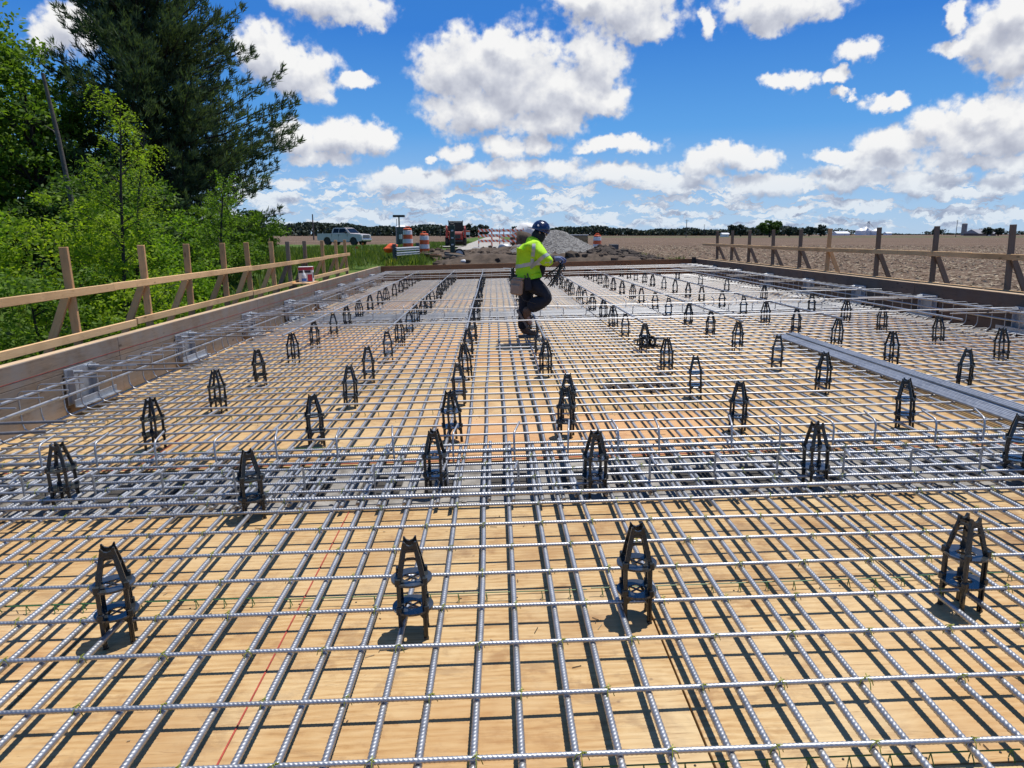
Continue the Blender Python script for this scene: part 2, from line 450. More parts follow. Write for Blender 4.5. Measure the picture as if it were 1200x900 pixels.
def groundmat():
    m, g, out = new_mat("open_ground")
    geo = g.node('ShaderNodeNewGeometry')
    pos = geo.outputs['Position']
    s = g.node('ShaderNodeSeparateXYZ', {0: pos})
    x, y = s.outputs[0], s.outputs[1]
    nw = g.math('MULTIPLY', g.math('SUBTRACT', g.noise(pos, 0.09, 5, 0.6), 0.5), 14.0)
    nw2 = g.math('MULTIPLY', g.math('SUBTRACT', g.noise(pos, 0.5, 5, 0.6), 0.5), 2.4)
    # harvested corn field: brown soil, pale residue in rows
    rows = g.node('ShaderNodeTexWave', {'Vector': g.vmath('MULTIPLY', pos, (0.18, 1.0, 0)), 'Scale': 0.42, 'Distortion': 2.2, 'Detail': 3.0, 'Detail Scale': 1.4}, wave_type='BANDS', bands_direction='Y')
    fine = g.noise(pos, 6.5, 6, 0.72)
    med = g.noise(pos, 0.8, 6, 0.66)
    big = g.noise(g.vmath('MULTIPLY', pos, (0.25, 1.0, 0)), 0.05, 4, 0.6)
    v = g.math('ADD', g.math('ADD', g.math('MULTIPLY', fine, 0.50), g.math('MULTIPLY', med, 0.32)), g.math('ADD', g.math('MULTIPLY', rows.outputs['Fac'], 0.05), g.math('MULTIPLY', big, 0.15)))
    field = g.ramp(v, [(0.38, (0.055, 0.037, 0.026)), (0.48, (0.120, 0.080, 0.055)), (0.57, (0.188, 0.132, 0.090)), (0.68, (0.32, 0.24, 0.165))])
    gn = g.math('ADD', g.math('MULTIPLY', g.noise(pos, 2.4, 6, 0.7), 0.6), g.math('MULTIPLY', g.noise(pos, 0.22, 5, 0.6), 0.45))
    grass = g.ramp(gn, [(0.36, (0.030, 0.062, 0.014)), (0.52, (0.075, 0.135, 0.026)), (0.66, (0.165, 0.19, 0.038)), (0.78, (0.24, 0.21, 0.06))])
    soil = g.ramp(g.noise(pos, 1.6, 7, 0.68), [(0.3, (0.05, 0.036, 0.025)), (0.5, (0.10, 0.073, 0.05)), (0.72, (0.18, 0.14, 0.10))])
    # left of the bridge: grass verge running out to the field; right: field
    gm = g.math('MULTIPLY', g.math('SUBTRACT', 1.0, g.smooth(g.math('ADD', x, nw2), -2.6, -1.6)), g.math('SUBTRACT', 1.0, g.smooth(g.math('ADD', y, nw), 88.0, 92.0)))
    verge = g.math('MULTIPLY', g.smooth(g.math('ADD', x, nw2), 2.9, 3.4), g.math('SUBTRACT', 1.0, g.smooth(g.math('ADD', x, nw2), 6.6, 7.4)))
    verge = g.math('MULTIPLY', verge, g.smooth(y, 74.0, 82.0))
    vl = g.math('MULTIPLY', g.math('SUBTRACT', 1.0, g.smooth(g.math('ADD', x, nw2), -3.2, -2.7)), g.smooth(g.math('ADD', x, nw2), -7.5, -6.8))
    verge = g.math('MAXIMUM', verge, vl)
    farband = g.math('MULTIPLY', g.smooth(g.math('ADD', y, nw), 330.0, 350.0), g.math('SUBTRACT', 1.0, g.smooth(y, 560.0, 600.0)))
    farg = g.math('MULTIPLY', farband, g.smooth(x, 10.0, 30.0))
    sm = g.math('MULTIPLY', g.math('MULTIPLY', g.smooth(g.math('ADD', x, nw2), -2.6, -1.8), g.math('SUBTRACT', 1.0, g.smooth(g.math('ADD', x, nw2), 7.5, 8.6))), g.math('SUBTRACT', 1.0, g.smooth(y, 52.0, 60.0)))
    c = g.mix(sm, field, soil)
    c = g.mix(g.math('MAXIMUM', gm, verge), c, grass)
    c = g.mix(g.math('MULTIPLY', farg, 0.6), c, (0.085, 0.11, 0.04, 1))
    b = g.node('ShaderNodeBsdfPrincipled', {'Base Color': c, 'Roughness': 0.95, 'Specular IOR Level': 0.15})
    bn = g.node('ShaderNodeBump', {'Strength': 0.9, 'Distance': 0.08, 'Height': g.math('ADD', fine, med)})
    g.put(b.inputs['Normal'], bn.outputs[0])
    g.l.new(b.outputs[0], out.inputs[0])
    return m


GROUND = groundmat()
ROADM = pbr("pale_worn_road", (0.36, 0.335, 0.29), 0.9, 0, 0.22, 1.2, 0.2, 12)
BARK = pbr("bark", (0.105, 0.082, 0.062), 0.9, 0, 0.4, 9, 0.8, 16)
BARKDK = pbr("dark_bark", (0.035, 0.028, 0.023), 0.9, 0, 0.4, 9, 0.6, 16)
SNAGM = pbr("grey_dead_wood", (0.105, 0.09, 0.075), 0.9, 0, 0.3, 9, 0.6, 16)
POLEM = pbr("utility_pole_wood", (0.12, 0.10, 0.085), 0.9, 0, 0.3, 4)
L_SHRUB = leafmat("shrub_leaves", (0.075, 0.165, 0.016), (0.25, 0.40, 0.035), 0.50)
L_YOUNG = leafmat("young_yellow_green_leaves", (0.15, 0.25, 0.020), (0.34, 0.45, 0.040), 0.52)
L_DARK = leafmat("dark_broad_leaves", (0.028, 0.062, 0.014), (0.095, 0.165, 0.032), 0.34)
L_MID = leafmat("mid_green_leaves", (0.065, 0.135, 0.018), (0.19, 0.30, 0.038), 0.48)
L_SHADE = leafmat("painted_shade_leaves", (0.014, 0.034, 0.010), (0.052, 0.10, 0.022), 0.28)  # deep shade below the left rails put into the leaf colour
L_PINE = leafmat("pine_needles", (0.042, 0.074, 0.040), (0.115, 0.160, 0.078), 0.28)
L_FAR = leafmat("far_leaves", (0.030, 0.046, 0.034), (0.056, 0.078, 0.052), 0.1)
L_GRASS = leafmat("grass_blades", (0.065, 0.115, 0.022), (0.20, 0.25, 0.055), 0.42)
L_WEED = leafmat("yellow_weeds", (0.12, 0.16, 0.025), (0.30, 0.28, 0.05), 0.4)
ORANGE = pbr("orange_plastic", (0.80, 0.13, 0.03), 0.45, 0, 0.08, 6, dirt=(0.45, 0.12, 0.05), dscale=4, damount=0.4)
WHITEREF = pbr("white_reflective_band", (0.78, 0.77, 0.74), 0.4, 0, 0.05, 6)
BLACKRUB = pbr("black_rubber", (0.02, 0.02, 0.02), 0.75, 0, 0.2, 10)
GREYMET = pbr("grey_galvanised_rail", (0.52, 0.53, 0.54), 0.5, 0.4, 0.15, 5)
TRUCKP = pbr("pale_silver_paint", (0.50, 0.46, 0.44), 0.42, 0.1, 0.03, 3, spec=0.3)
GLASSDK = pbr("dark_glass", (0.008, 0.010, 0.014), 0.12, 0, 0, spec=0.3)
CHROME = pbr("bright_trim", (0.7, 0.7, 0.72), 0.2, 0.9)
LAMPW = pbr("lamp_lens", (0.75, 0.76, 0.78), 0.15)
REDP = pbr("red_machine_paint", (0.36, 0.035, 0.025), 0.4, 0, 0.15, 5, dirt=(0.12, 0.06, 0.04), dscale=4, damount=0.4)
BLACKP = pbr("black_machine_paint", (0.02, 0.02, 0.022), 0.5, 0, 0.2, 6)
TOILETG = pbr("grey_toilet_panel", (0.055, 0.065, 0.075), 0.5, 0, 0.1, 4)
TOILETW = pbr("translucent_white_roof", (0.62, 0.64, 0.66), 0.5, 0, 0.06, 3)
WHITEP = pbr("white_painted_metal", (0.72, 0.73, 0.74), 0.4, 0, 0.05, 1.0)
ROOFG = pbr("grey_metal_roof", (0.28, 0.28, 0.29), 0.5, 0, 0.1, 1.0)
BROWNW = pbr("brown_barn_wall", (0.16, 0.12, 0.10), 0.8, 0, 0.2, 1.0)
TARP = pbr("white_tarp", (0.72, 0.71, 0.68), 0.7, 0, 0.1, 3, 0.5, 4)
TANBOX = pbr("tan_crate_wood", (0.33, 0.235, 0.12), 0.8, 0, 0.2, 5)
CONCDK = pbr("dark_concrete_block", (0.10, 0.10, 0.10), 0.9, 0, 0.25, 5)
GREENP = pbr("dark_green_paint", (0.02, 0.045, 0.03), 0.5, 0, 0.2, 6)
HIVIS = pbr("hi_vis_yellow_fabric", (0.46, 0.80, 0.012), 0.75, 0, 0.05, 6, 0.25, 22)
REFTAPE = pbr("grey_reflective_tape", (0.45, 0.46, 0.46), 0.4, 0.2, 0.08, 20)
NAVY = pbr("dark_navy_cloth", (0.012, 0.014, 0.022), 0.85, 0, 0.3, 14, 0.3, 30)
HATBLUE = pbr("blue_helmet_shell", (0.005, 0.014, 0.062), 0.25, 0, 0.05, 8, coat=0.5)
BOOTM = pbr("brown_boot_leather", (0.14, 0.075, 0.042), 0.7, 0, 0.3, 16)
SOLEM = pbr("taupe_boot_sole", (0.17, 0.145, 0.125), 0.8, 0, 0.2, 20)
LEATHER = pbr("tan_pouch_leather", (0.36, 0.25, 0.175), 0.75, 0, 0.2, 12)
GLOVEM = pbr("blue_grey_glove", (0.13, 0.16, 0.30), 0.8, 0, 0.3, 30)
SKIN = pbr("skin", (0.42, 0.25, 0.18), 0.55, 0, 0.08, 10)
CARTW = pbr("white_carton", (0.70, 0.69, 0.67), 0.7, 0, 0.05, 6)
CARTR = pbr("red_carton_print", (0.45, 0.03, 0.05), 0.6, 0, 0.1, 6)
CARTB = pbr("black_carton_print", (0.03, 0.03, 0.04), 0.6, 0, 0.1, 6)
BLUELAB = pbr("blue_bottle_label", (0.05, 0.15, 0.45), 0.5)
ORFLAG = pbr("orange_flag", (0.8, 0.2, 0.05), 0.7)


def stripemat():
    m, g, out = new_mat("orange_white_diagonal_stripes")
    tc = g.node('ShaderNodeTexCoord')
    s = g.node('ShaderNodeSeparateXYZ', {0: tc.outputs['Object']})
    v = g.math('FRACT', g.math('MULTIPLY', g.math('ADD', s.outputs[0], s.outputs[2]), 1 / 0.42))
    c = g.mix(g.math('GREATER_THAN', v, 0.5), (0.76, 0.13, 0.04, 1), (0.72, 0.71, 0.68, 1))
    b = g.node('ShaderNodeBsdfPrincipled', {'Base Color': c, 'Roughness': 0.5})
    g.l.new(b.outputs[0], out.inputs[0])
    return m


STRIPE = stripemat()

# ------------------------------------------------------------------ building helpers
# the whole deck is superelevated: it rises to the right and dips very slightly away
T = Matrix.Rotation(math.atan(-0.003), 4, 'X') @ Matrix.Rotation(-math.atan(0.023), 4, 'Y')


class MB:
    """collects shapes, then links them as ONE mesh object"""
    def __init__(s):
        s.v, s.f, s.m, s.mats = [], [], [], []

    def mi(s, mat):
        if mat not in s.mats:
            s.mats.append(mat)
        return s.mats.index(mat)

    def add(s, vs, fs, mat, M=None):
        k = len(s.v)
        if M is not None:
            vs = [M @ Vector(p) for p in vs]
        s.v.extend(tuple(p) for p in vs)
        s.f.extend(tuple(i + k for i in f) for f in fs)
        s.m.extend([s.mi(mat)] * len(fs))
        return s

    def box(s, c, d, mat, M=None, b=0.0):
        """box centred at c, size d, edges chamfered by b"""
        hx, hy, hz = d[0] / 2, d[1] / 2, d[2] / 2
        L = Matrix.Translation(c)
        if M is not None:
            L = M @ L
        if b <= 0:
            vs = [(x * hx, y * hy, z * hz) for x in (-1, 1) for y in (-1, 1) for z in (-1, 1)]
            fs = [(0, 1, 3, 2), (4, 6, 7, 5), (0, 4, 5, 1), (2, 3, 7, 6), (0, 2, 6, 4), (1, 5, 7, 3)]
            return s.add(vs, fs, mat, L)
        b = min(b, hx * 0.9, hy * 0.9, hz * 0.9)
        vs, idx = [], {}
        for sx in (-1, 1):
            for sy in (-1, 1):
                for sz in (-1, 1):
                    for a in range(3):
                        p = [sx * (hx - b), sy * (hy - b), sz * (hz - b)]
                        p[a] = (sx * hx, sy * hy, sz * hz)[a]
                        idx[(sx, sy, sz, a)] = len(vs)
                        vs.append(tuple(p))
        fs = []
        for a in range(3):
            o1, o2 = (a + 1) % 3, (a + 2) % 3
            for sg in (-1, 1):
                q = []
                for (u, w) in ((-1, -1), (1, -1), (1, 1), (-1, 1)):
                    k = [0, 0, 0]
                    k[a], k[o1], k[o2] = sg, u, w
                    q.append(idx[(*k, a)])
                fs.append(tuple(q if sg > 0 else q[::-1]))
        for a in range(3):                       # edge chamfers along axis a
            o1, o2 = (a + 1) % 3, (a + 2) % 3
            for u in (-1, 1):
                for w in (-1, 1):
                    k0, k1 = [0, 0, 0], [0, 0, 0]
                    k0[a], k0[o1], k0[o2] = -1, u, w
                    k1[a], k1[o1], k1[o2] = 1, u, w
                    q = (idx[(*k0, o1)], idx[(*k1, o1)], idx[(*k1, o2)], idx[(*k0, o2)])
                    fs.append(q if u * w < 0 else q[::-1])
        for sx in (-1, 1):
            for sy in (-1, 1):
                for sz in (-1, 1):
                    q = tuple(idx[(sx, sy, sz, a)] for a in range(3))
                    fs.append(q if sx * sy * sz > 0 else q[::-1])
        return s.add(vs, fs, mat, L)

    def tube(s, pts, r, mat, n=8, M=None, caps=True):
        """tube along points; r one radius or one per point"""
        pts = [Vector(p) for p in pts]
        rs = r if isinstance(r, (list, tuple)) else [r] * len(pts)
        vs, fs = [], []
        up = None
        for i, p in enumerate(pts):
            d = (pts[min(i + 1, len(pts) - 1)] - pts[max(i - 1, 0)]).normalized()
            if up is None:
                up = Vector((0, 0, 1)) if abs(d.z) < 0.9 else Vector((0, 1, 0))
            a = d.cross(up)
            if a.length < 1e-4:
                a = d.cross(Vector((1, 0, 0)))
            a.normalize()
            b = a.cross(d).normalized()
            up = b
            for k in range(n):
                t = 2 * pi * (k + 0.5) / n
                vs.append(p + (a * math.cos(t) + b * math.sin(t)) * rs[i])
        for i in range(len(pts) - 1):
            for k in range(n):
                k2 = (k + 1) % n
                fs.append((i * n + k, i * n + k2, (i + 1) * n + k2, (i + 1) * n + k))
        if caps:
            fs.append(tuple(range(n))[::-1])
            fs.append(tuple((len(pts) - 1) * n + k for k in range(n)))
        return s.add(vs, fs, mat, M)

    def lathe(s, prof, mat, n=16, M=None, cap=True):
        """profile [(r, z)] turned round z"""
        vs, fs = [], []
        for (r, z) in prof:
            for k in range(n):
                t = 2 * pi * k / n
                vs.append((r * math.cos(t), r * math.sin(t), z))
        for i in range(len(prof) - 1):
            for k in range(n):
                k2 = (k + 1) % n
                fs.append((i * n + k, i * n + k2, (i + 1) * n + k2, (i + 1) * n + k))
        if cap:
            fs.append(tuple(range(n))[::-1])
            fs.append(tuple((len(prof) - 1) * n + k for k in range(n)))
        return s.add(vs, fs, mat, M)

    def prism(s, poly, y0, y1, mat, M=None):
        """polygon in x,z pushed from y0 to y1"""
        n = len(poly)
        vs = [(x, y0, z) for x, z in poly] + [(x, y1, z) for x, z in poly]
        fs = [tuple(range(n)), tuple(range(2 * n - 1, n - 1, -1))]
        for k in range(n):
            k2 = (k + 1) % n
            fs.append((k, k + n, k2 + n, k2))
        return s.add(vs, fs, mat, M)

    def blob(s, c, r, mat, seed=0, rough=0.2, sub=2, flat=1.0):
        """a lump with an uneven outline"""
        bm = bmesh.new()
        bmesh.ops.create_icosphere(bm, subdivisions=sub, radius=1.0)
        rr = random.Random(seed)
        ph = [rr.uniform(0, 6.28) for _ in range(9)]
        vs = []
        for v in bm.verts:
            p = v.co.normalized()
            k = 1 + rough * (math.sin(3.1 * p.x + ph[0]) * math.sin(2.7 * p.y + ph[1]) + 0.6 * math.sin(5.3 * p.z + ph[2] + 4 * p.x) + 0.5 * math.sin(8 * p.x + ph[3]) * math.sin(7 * p.y + ph[4]) + rr.uniform(-0.25, 0.25))
            vs.append((c[0] + p.x * r[0] * k, c[1] + p.y * r[1] * k, c[2] + p.z * r[2] * k))
        fs = [tuple(v.index for v in f.verts) for f in bm.faces]
        bm.free()
        return s.add(vs, fs, mat)

    def mesh(s, name, smooth=None):
        me = bpy.data.meshes.new(name)
        me.from_pydata(s.v, [], s.f)
        for m in s.mats:
            me.materials.append(m)
        if len(s.mats) > 1:
            me.polygons.foreach_set('material_index', s.m)
        bm = bmesh.new()
        bm.from_mesh(me)
        bmesh.ops.recalc_face_normals(bm, faces=bm.faces)
        bm.to_mesh(me)
        bm.free()
        if smooth is not None:
            me.shade_smooth()
            if smooth < 3:
                me.set_sharp_from_angle(angle=smooth)
        me.update()
        return me

    def build(s, name, parent=None, smooth=None, M=None):
        return link(name, s.mesh(name, smooth), parent, M)


def link(name, me, parent=None, M=None):
    o = bpy.data.objects.new(name, me)
    col.objects.link(o)
    if parent is not None:
        o.parent = parent
    if M is not None:
        o.matrix_basis = M
    return o


def tag(o, label, cat, group=None):
    o['label'] = label
    o['category'] = cat
    if group:
        o['group'] = group
    return o


def kind(o, k):
    o['kind'] = k
    return o


def thing(name, label, cat, M=None, group=None):
    o = link(name, None, None, M)
    o.empty_display_size = 0.2
    return tag(o, label, cat, group)


def DT(x=0, y=0, z=0, rz=0.0, rx=0.0, ry=0.0):
    return T @ Matrix.Translation((x, y, z)) @ Euler((rx, ry, rz)).to_matrix().to_4x4()


def W(x=0, y=0, z=0, rz=0.0, rx=0.0, ry=0.0):
    return Matrix.Translation((x, y, z)) @ Euler((rx, ry, rz)).to_matrix().to_4x4()


def copy_tree(src, M, label=None):
    r = src.copy()
    col.objects.link(r)
    r.matrix_basis = M
    if label:
        r['label'] = label
    for ch in src.children:
        c = ch.copy()
        col.objects.link(c)
        c.parent = r
        for g in ch.children:
            d = g.copy()
            col.objects.link(d)
            d.parent = c
    return r


ORD = ["", "first", "second", "third", "fourth", "fifth", "sixth", "seventh", "eighth", "ninth", "tenth", "eleventh", "twelfth",
       "thirteenth", "fourteenth", "fifteenth", "sixteenth", "seventeenth", "eighteenth", "nineteenth", "twentieth", "twenty-first",
       "twenty-second", "twenty-third", "twenty-fourth", "twenty-fifth"]
ORD += ["twenty-" + q for q in ORD[6:10]] + ["thirtieth"] + ["thirty-" + q for q in ORD[1:10]] + ["fortieth"] + ["forty-" + q for q in ORD[1:10]]

XL, XR, YN, YF = -4.2, 7.66, -1.6, 27.0      # inner faces of the side forms, near end, far bulkhead
FH = 0.62                                     # form height

# ------------------------------------------------------------------ ground, road
PIERS = [(4.18, 5.03), (13.9, 15.1)]


def terrain_z(x, y):
    z = 0.36 if y > 27.4 else 0.05
    # the creek bank left of and under the bridge
    if y < 27.4:
        w = 1.0
        if x > 9.0:
            w = 0.0
        elif x > 8.0:
            w = 9.0 - x
        if x < -4.2:
            edge = 24.0 + (x + 4.2) * -0.15
            k = min(1, max(0, (edge - y) / 10.0))
            z = 0.28 - 2.4 * k * k * (3 - 2 * k)
            z = z if x > -26 else z + (0.1 - z) * min(1, (-26 - x) / 8)
        else:
            z = z + (-2.3 - z) * w
        if x > 8:
            z = max(z, -0.05 - (9.0 - x) * 2 if x < 9 else -0.05)
    if y >= 27.4:
        z = 0.36 + 0.10 * min(1, max(0, (y - 27.4) / 20))
        f = min(1, max(0, (abs(x - 1) - 8) / 10))
        z -= f * 0.16
        z -= min(1, max(0, (y - 90) / 400)) * 0.5
    if x > 9:
        f = min(1, (y - 5) / 60) if y > 5 else 0
        z = -0.05 + 0.25 * f - min(1, max(0, (y - 90) / 400)) * 0.5
    return z


def ground():
    def axis(lim_lo, lim_hi):
        a = []
        v = 0.0
        st = 1.0
        while v < lim_hi:
            a.append(v)
            if v > 40:
                st *= 1.22
            v += st
        a.append(lim_hi)
        b = []
        v = -1.0
        st = 1.0
        while v > lim_lo:
            b.append(v)
            if v < -40:
                st *= 1.22
            v -= st
        b.append(lim_lo)
        return b[::-1] + a
    xs, ys = axis(-5000, 5000), axis(-5000, 5000)
    ys = sorted(set(ys + [27.4, 27.39]))
    r = random.Random(3)
    vs = []
    for y in ys:
        for x in xs:
            j = 0.05 if (abs(x) < 80 and abs(y) < 120) else 0.0
            vs.append((x, y, terrain_z(x, y) + r.uniform(-j, j)))
    nx = len(xs)
    fs = [(j * nx + i, j * nx + i + 1, (j + 1) * nx + i + 1, (j + 1) * nx + i) for j in range(len(ys) - 1) for i in range(nx - 1)]
    m = MB().add(vs, fs, GROUND)
    o = m.build("ground", smooth=3.2)
    kind(o, 'structure')


ground()

m = MB()
ys = [50, 56, 62, 70, 85, 110, 150, 220, 340, 560, 900]
vs, fs = [], []
for y in ys:
    z = max(terrain_z(0, y), terrain_z(-3, y)) + 0.09
    w = 0.25 * math.sin(y * 0.7)
    vs += [(-2.9 + w * 0.5, y, z - 0.02), (-0.4, y, z + 0.05), (2.1 + w, y, z - 0.02)]
for i in range(len(ys) - 1):
    fs += [(3 * i, 3 * i + 1, 3 * i + 4, 3 * i + 3), (3 * i + 1, 3 * i + 2, 3 * i + 5, 3 * i + 4)]
m.add(vs, fs, ROADM)
kind(m.build("road", smooth=3.2), 'structure')
m = MB()
vs = [(-6.9, 66, 0.56), (-2.6, 66.4, 0.60), (-2.7, 60.5, 0.58), (-7.3, 61.5, 0.54)]
m.add(vs, [(0, 1, 2, 3)], ROADM)
kind(m.build("path"), 'structure')

# ------------------------------------------------------------------ deck formwork
m = MB()
m.box((1.73, 12.7, -0.20), (11.9, 28.6, 0.30), DARKVOID)
deck = kind(m.build("formwork_deck", M=T), 'structure')

sheet_meshes = {}


def sheet(x0, x1, y0, y1):
    w, d = round(x1 - x0 - 0.008, 3), round(y1 - y0 - 0.008, 3)
    key = (w, d)
    if key not in sheet_meshes:
        sheet_meshes[key] = MB().box((0, 0, 0), (w, d, 0.019), PLY, b=0.0015).mesh("plywood_sheet")
    dz = rnd.uniform(-0.0012, 0.0012)
    link("plywood_sheet", sheet_meshes[key], deck, Matrix.Translation(((x0 + x1) / 2, (y0 + y1) / 2, -0.0095 + dz)))


def sheets(ya, yb):
    n = max(1, round((yb - ya) / 1.22))
    st = (yb - ya) / n
    for j in range(n):
        xs = [XL]
        x = XL + (2.44 if j % 2 else 1.22)
        while x < XR - 0.3:
            xs.append(x)
            x += 2.44
        xs.append(XR)
        for a, b in zip(xs, xs[1:]):
            sheet(a, b, ya + j * st, ya + (j + 1) * st)


sheets(YN, PIERS[0][0])
sheets(PIERS[0][1], PIERS[1][0])
sheets(PIERS[1][1], YF)

# red chalk lines snapped on the plywood, running with the long bars
for (x, y0, y1, w) in ((-0.885, 0.4, 4.15, 0.006), (0.86, 5.1, 9.3, 0.007), (-2.66, 5.1, 9.0, 0.005)):
    m = MB().box((0, (y0 + y1) / 2, 0.0), (w, y1 - y0, 0.0012), REDCHALK)
    link("chalk_line", m.mesh("chalk_line"), deck, Matrix.Translation((x, 0, 0.0038)) @ Matrix.Rotation(0.001, 4, 'Z'))
for (x0, x1, y) in ((-4.1, 7.5, 5.06),):
    m = MB().box(((x0 + x1) / 2, 0, 0), (x1 - x0, 0.012, 0.0012), REDCHALK)
    link("chalk_line", m.mesh("chalk_line"), deck, Matrix.Translation((0, y, 0.0038)))


# concrete pier caps showing between the plywood, with blocked-out pockets
def pier_cap(y0, y1, label, pockets):
    m = MB()
    yc0, yc1 = y0 + 0.30 * (y1 - y0), y0 + 0.72 * (y1 - y0)
    top, bot = -0.012, -0.55
    h = top - bot
    m.box((1.73, (y0 + yc0) / 2, (top + bot) / 2), (XR - XL - 0.01, yc0 - y0 - 0.008, h), CONC, b=0.008)
    m.box((1.73, (yc1 + y1) / 2, (top + bot) / 2), (XR - XL - 0.01, y1 - yc1 - 0.008, h), CONC, b=0.008)
    edges = [XL + 0.005]
    for (a, b) in pockets:
        edges += [a, b]
    edges.append(XR - 0.005)
    for a, b in zip(edges[0::2], edges[1::2]):
        if b - a > 0.02:
            m.box(((a + b) / 2, (yc0 + yc1) / 2, (top + bot) / 2 - 0.003), (b - a, yc1 - yc0 + 0.012, h), CONC, b=0.008)
    o = m.build("pier_cap", M=T)
    tag(o, label, "pier cap")
    r = random.Random(int(y0))
    k = MB()
    for _ in range(260):
        x, y = r.uniform(XL + 0.1, XR - 0.1), r.uniform(y0 + 0.03, y1 - 0.03)
        if yc0 - 0.02 < y < yc1 + 0.02:
            continue
        s = r.uniform(0.006, 0.022)
        k.blob((x, y, -0.012 + s * 0.2), (s, s * r.uniform(0.6, 1), s * 0.5), CONC, seed=r.randint(0, 999), rough=0.25, sub=1)
    kind(k.build("concrete_crumbs", o), 'stuff')


pk = []
x = -3.95
rp = random.Random(4)
while x < 7.3:
    w = rp.uniform(0.16, 0.30)
    pk.append((x, x + w))
    x += rp.choice((0.42, 0.44, 0.46))
pier_cap(PIERS[0][0], PIERS[0][1], "grey concrete pier cap strip with dark pockets under the near rebar band", pk)
pier_cap(PIERS[1][0], PIERS[1][1], "far concrete pier cap strip under the pale rebar band by the worker", pk)


# ------------------------------------------------------------------ reinforcement
def ribbed(y0, y1, r, ya, yb, pitch=0.0165, n=8, seed=0, wob=0.004, axis='Y'):
    """a deformed bar: slanting ribs between ya and yb, plain and slightly wavy elsewhere"""
    rr = random.Random(seed)
    a1, a2, p1, p2 = rr.uniform(0.3, 1) * wob, rr.uniform(0.3, 1) * wob * 0.6, rr.uniform(0, 6), rr.uniform(0, 6)
    rings = []
    y = y0
    while y < y1:
        if ya <= y <= yb:
            rings += [(y, 0.0), (y + pitch * 0.55, 0.0), (y + pitch * 0.78, 1.0)]
            y += pitch
        else:
            rings.append((y, 0.4))
            y += min(0.6, max(0.02, (ya - y) if y < ya else 0.6))
    rings.append((y1, 0.4))
    nr = len(rings)
    ry = np.array([q[0] for q in rings])
    rk = np.array([q[1] for q in rings])
    th = 2 * np.pi * (np.arange(n) + 0.5) / n
    rad = (r + rk[:, None] * r * 0.13) * np.ones((1, n))
    rad += (rk[:, None] > 0.9) * 0.0
    inside = ((ry >= ya) & (ry <= yb))[:, None]
    yy = ry[:, None] + inside * np.cos(th)[None, :] * pitch * 0.50
    wx = a1 * np.sin(ry * 0.9 + p1) + a2 * np.sin(ry * 2.1 + p2)
    wz = 0.35 * a2 * np.sin(ry * 1.4 + p2)
    X = rad * np.cos(th)[None, :] + wx[:, None]
    Z = rad * np.sin(th)[None, :] + wz[:, None]
    V = np.stack([X, yy, Z], -1).reshape(-1, 3)
    if axis == 'X':
        V = np.stack([V[:, 1], -V[:, 0], V[:, 2]], -1)
    i = np.arange(nr - 1)[:, None] * n
    k = np.arange(n)[None, :]
    k2 = (k + 1) % n
    F = np.stack([i + k, i + k2, i + n + k2, i + n + k], -1).reshape(-1, 4)
    F = F[:, ::-1]
    me = bpy.data.meshes.new("bar")
    nf = len(F)
    caps = [list(range(n)), [(nr - 1) * n + q for q in range(n)][::-1]]
    me.vertices.add(len(V))
    me.vertices.foreach_set('co', V.astype(np.float32).ravel())
    loops = list(F.ravel()) + caps[0] + caps[1]
    me.loops.add(len(loops))
    me.loops.foreach_set('vertex_index', np.array(loops, dtype=np.int32))
    starts = list(range(0, nf * 4, 4)) + [nf * 4, nf * 4 + n]
    me.polygons.add(nf + 2)
    me.polygons.foreach_set('loop_start', np.array(starts, dtype=np.int32))
    me.update(calc_edges=True)
    me.validate()
    me.shade_smooth()
    me.set_sharp_from_angle(angle=1.0)
    me.materials.append(GALV)
    return me


ZL = 0.056                    # centre of the long bottom bars above the plywood
RL, RT = 0.0120, 0.0086
ZT = ZL + RL + RT + 0.001     # cross bars lie on the long bars

# long bars, about 150 mm apart
long_meshes = [ribbed(YN, YF - 0.08, RL, 0.9, 8.2, 0.0175, 8, s, 0.010) for s in range(5)]
xs = []
x = -4.02
while x < XR - 0.1:
    xs.append(x + rnd.uniform(-0.019, 0.019))
    x += 0.1524
# bars measured from the photograph near the middle of the foreground
in_view = [x for x in xs if -1.44 < x < 1.44]


def long_label(k, x):
    if x in in_view:
        return "long ribbed bar, %s from the left along the bottom edge of the photo" % ORD[in_view.index(x) + 1]
    if x < 0:
        return "long ribbed bar of the bottom mat, %s counted from the left side form" % ORD[k + 1]
    return "long ribbed bar of the bottom mat, %s counted from the right side form" % ORD[len(xs) - k]


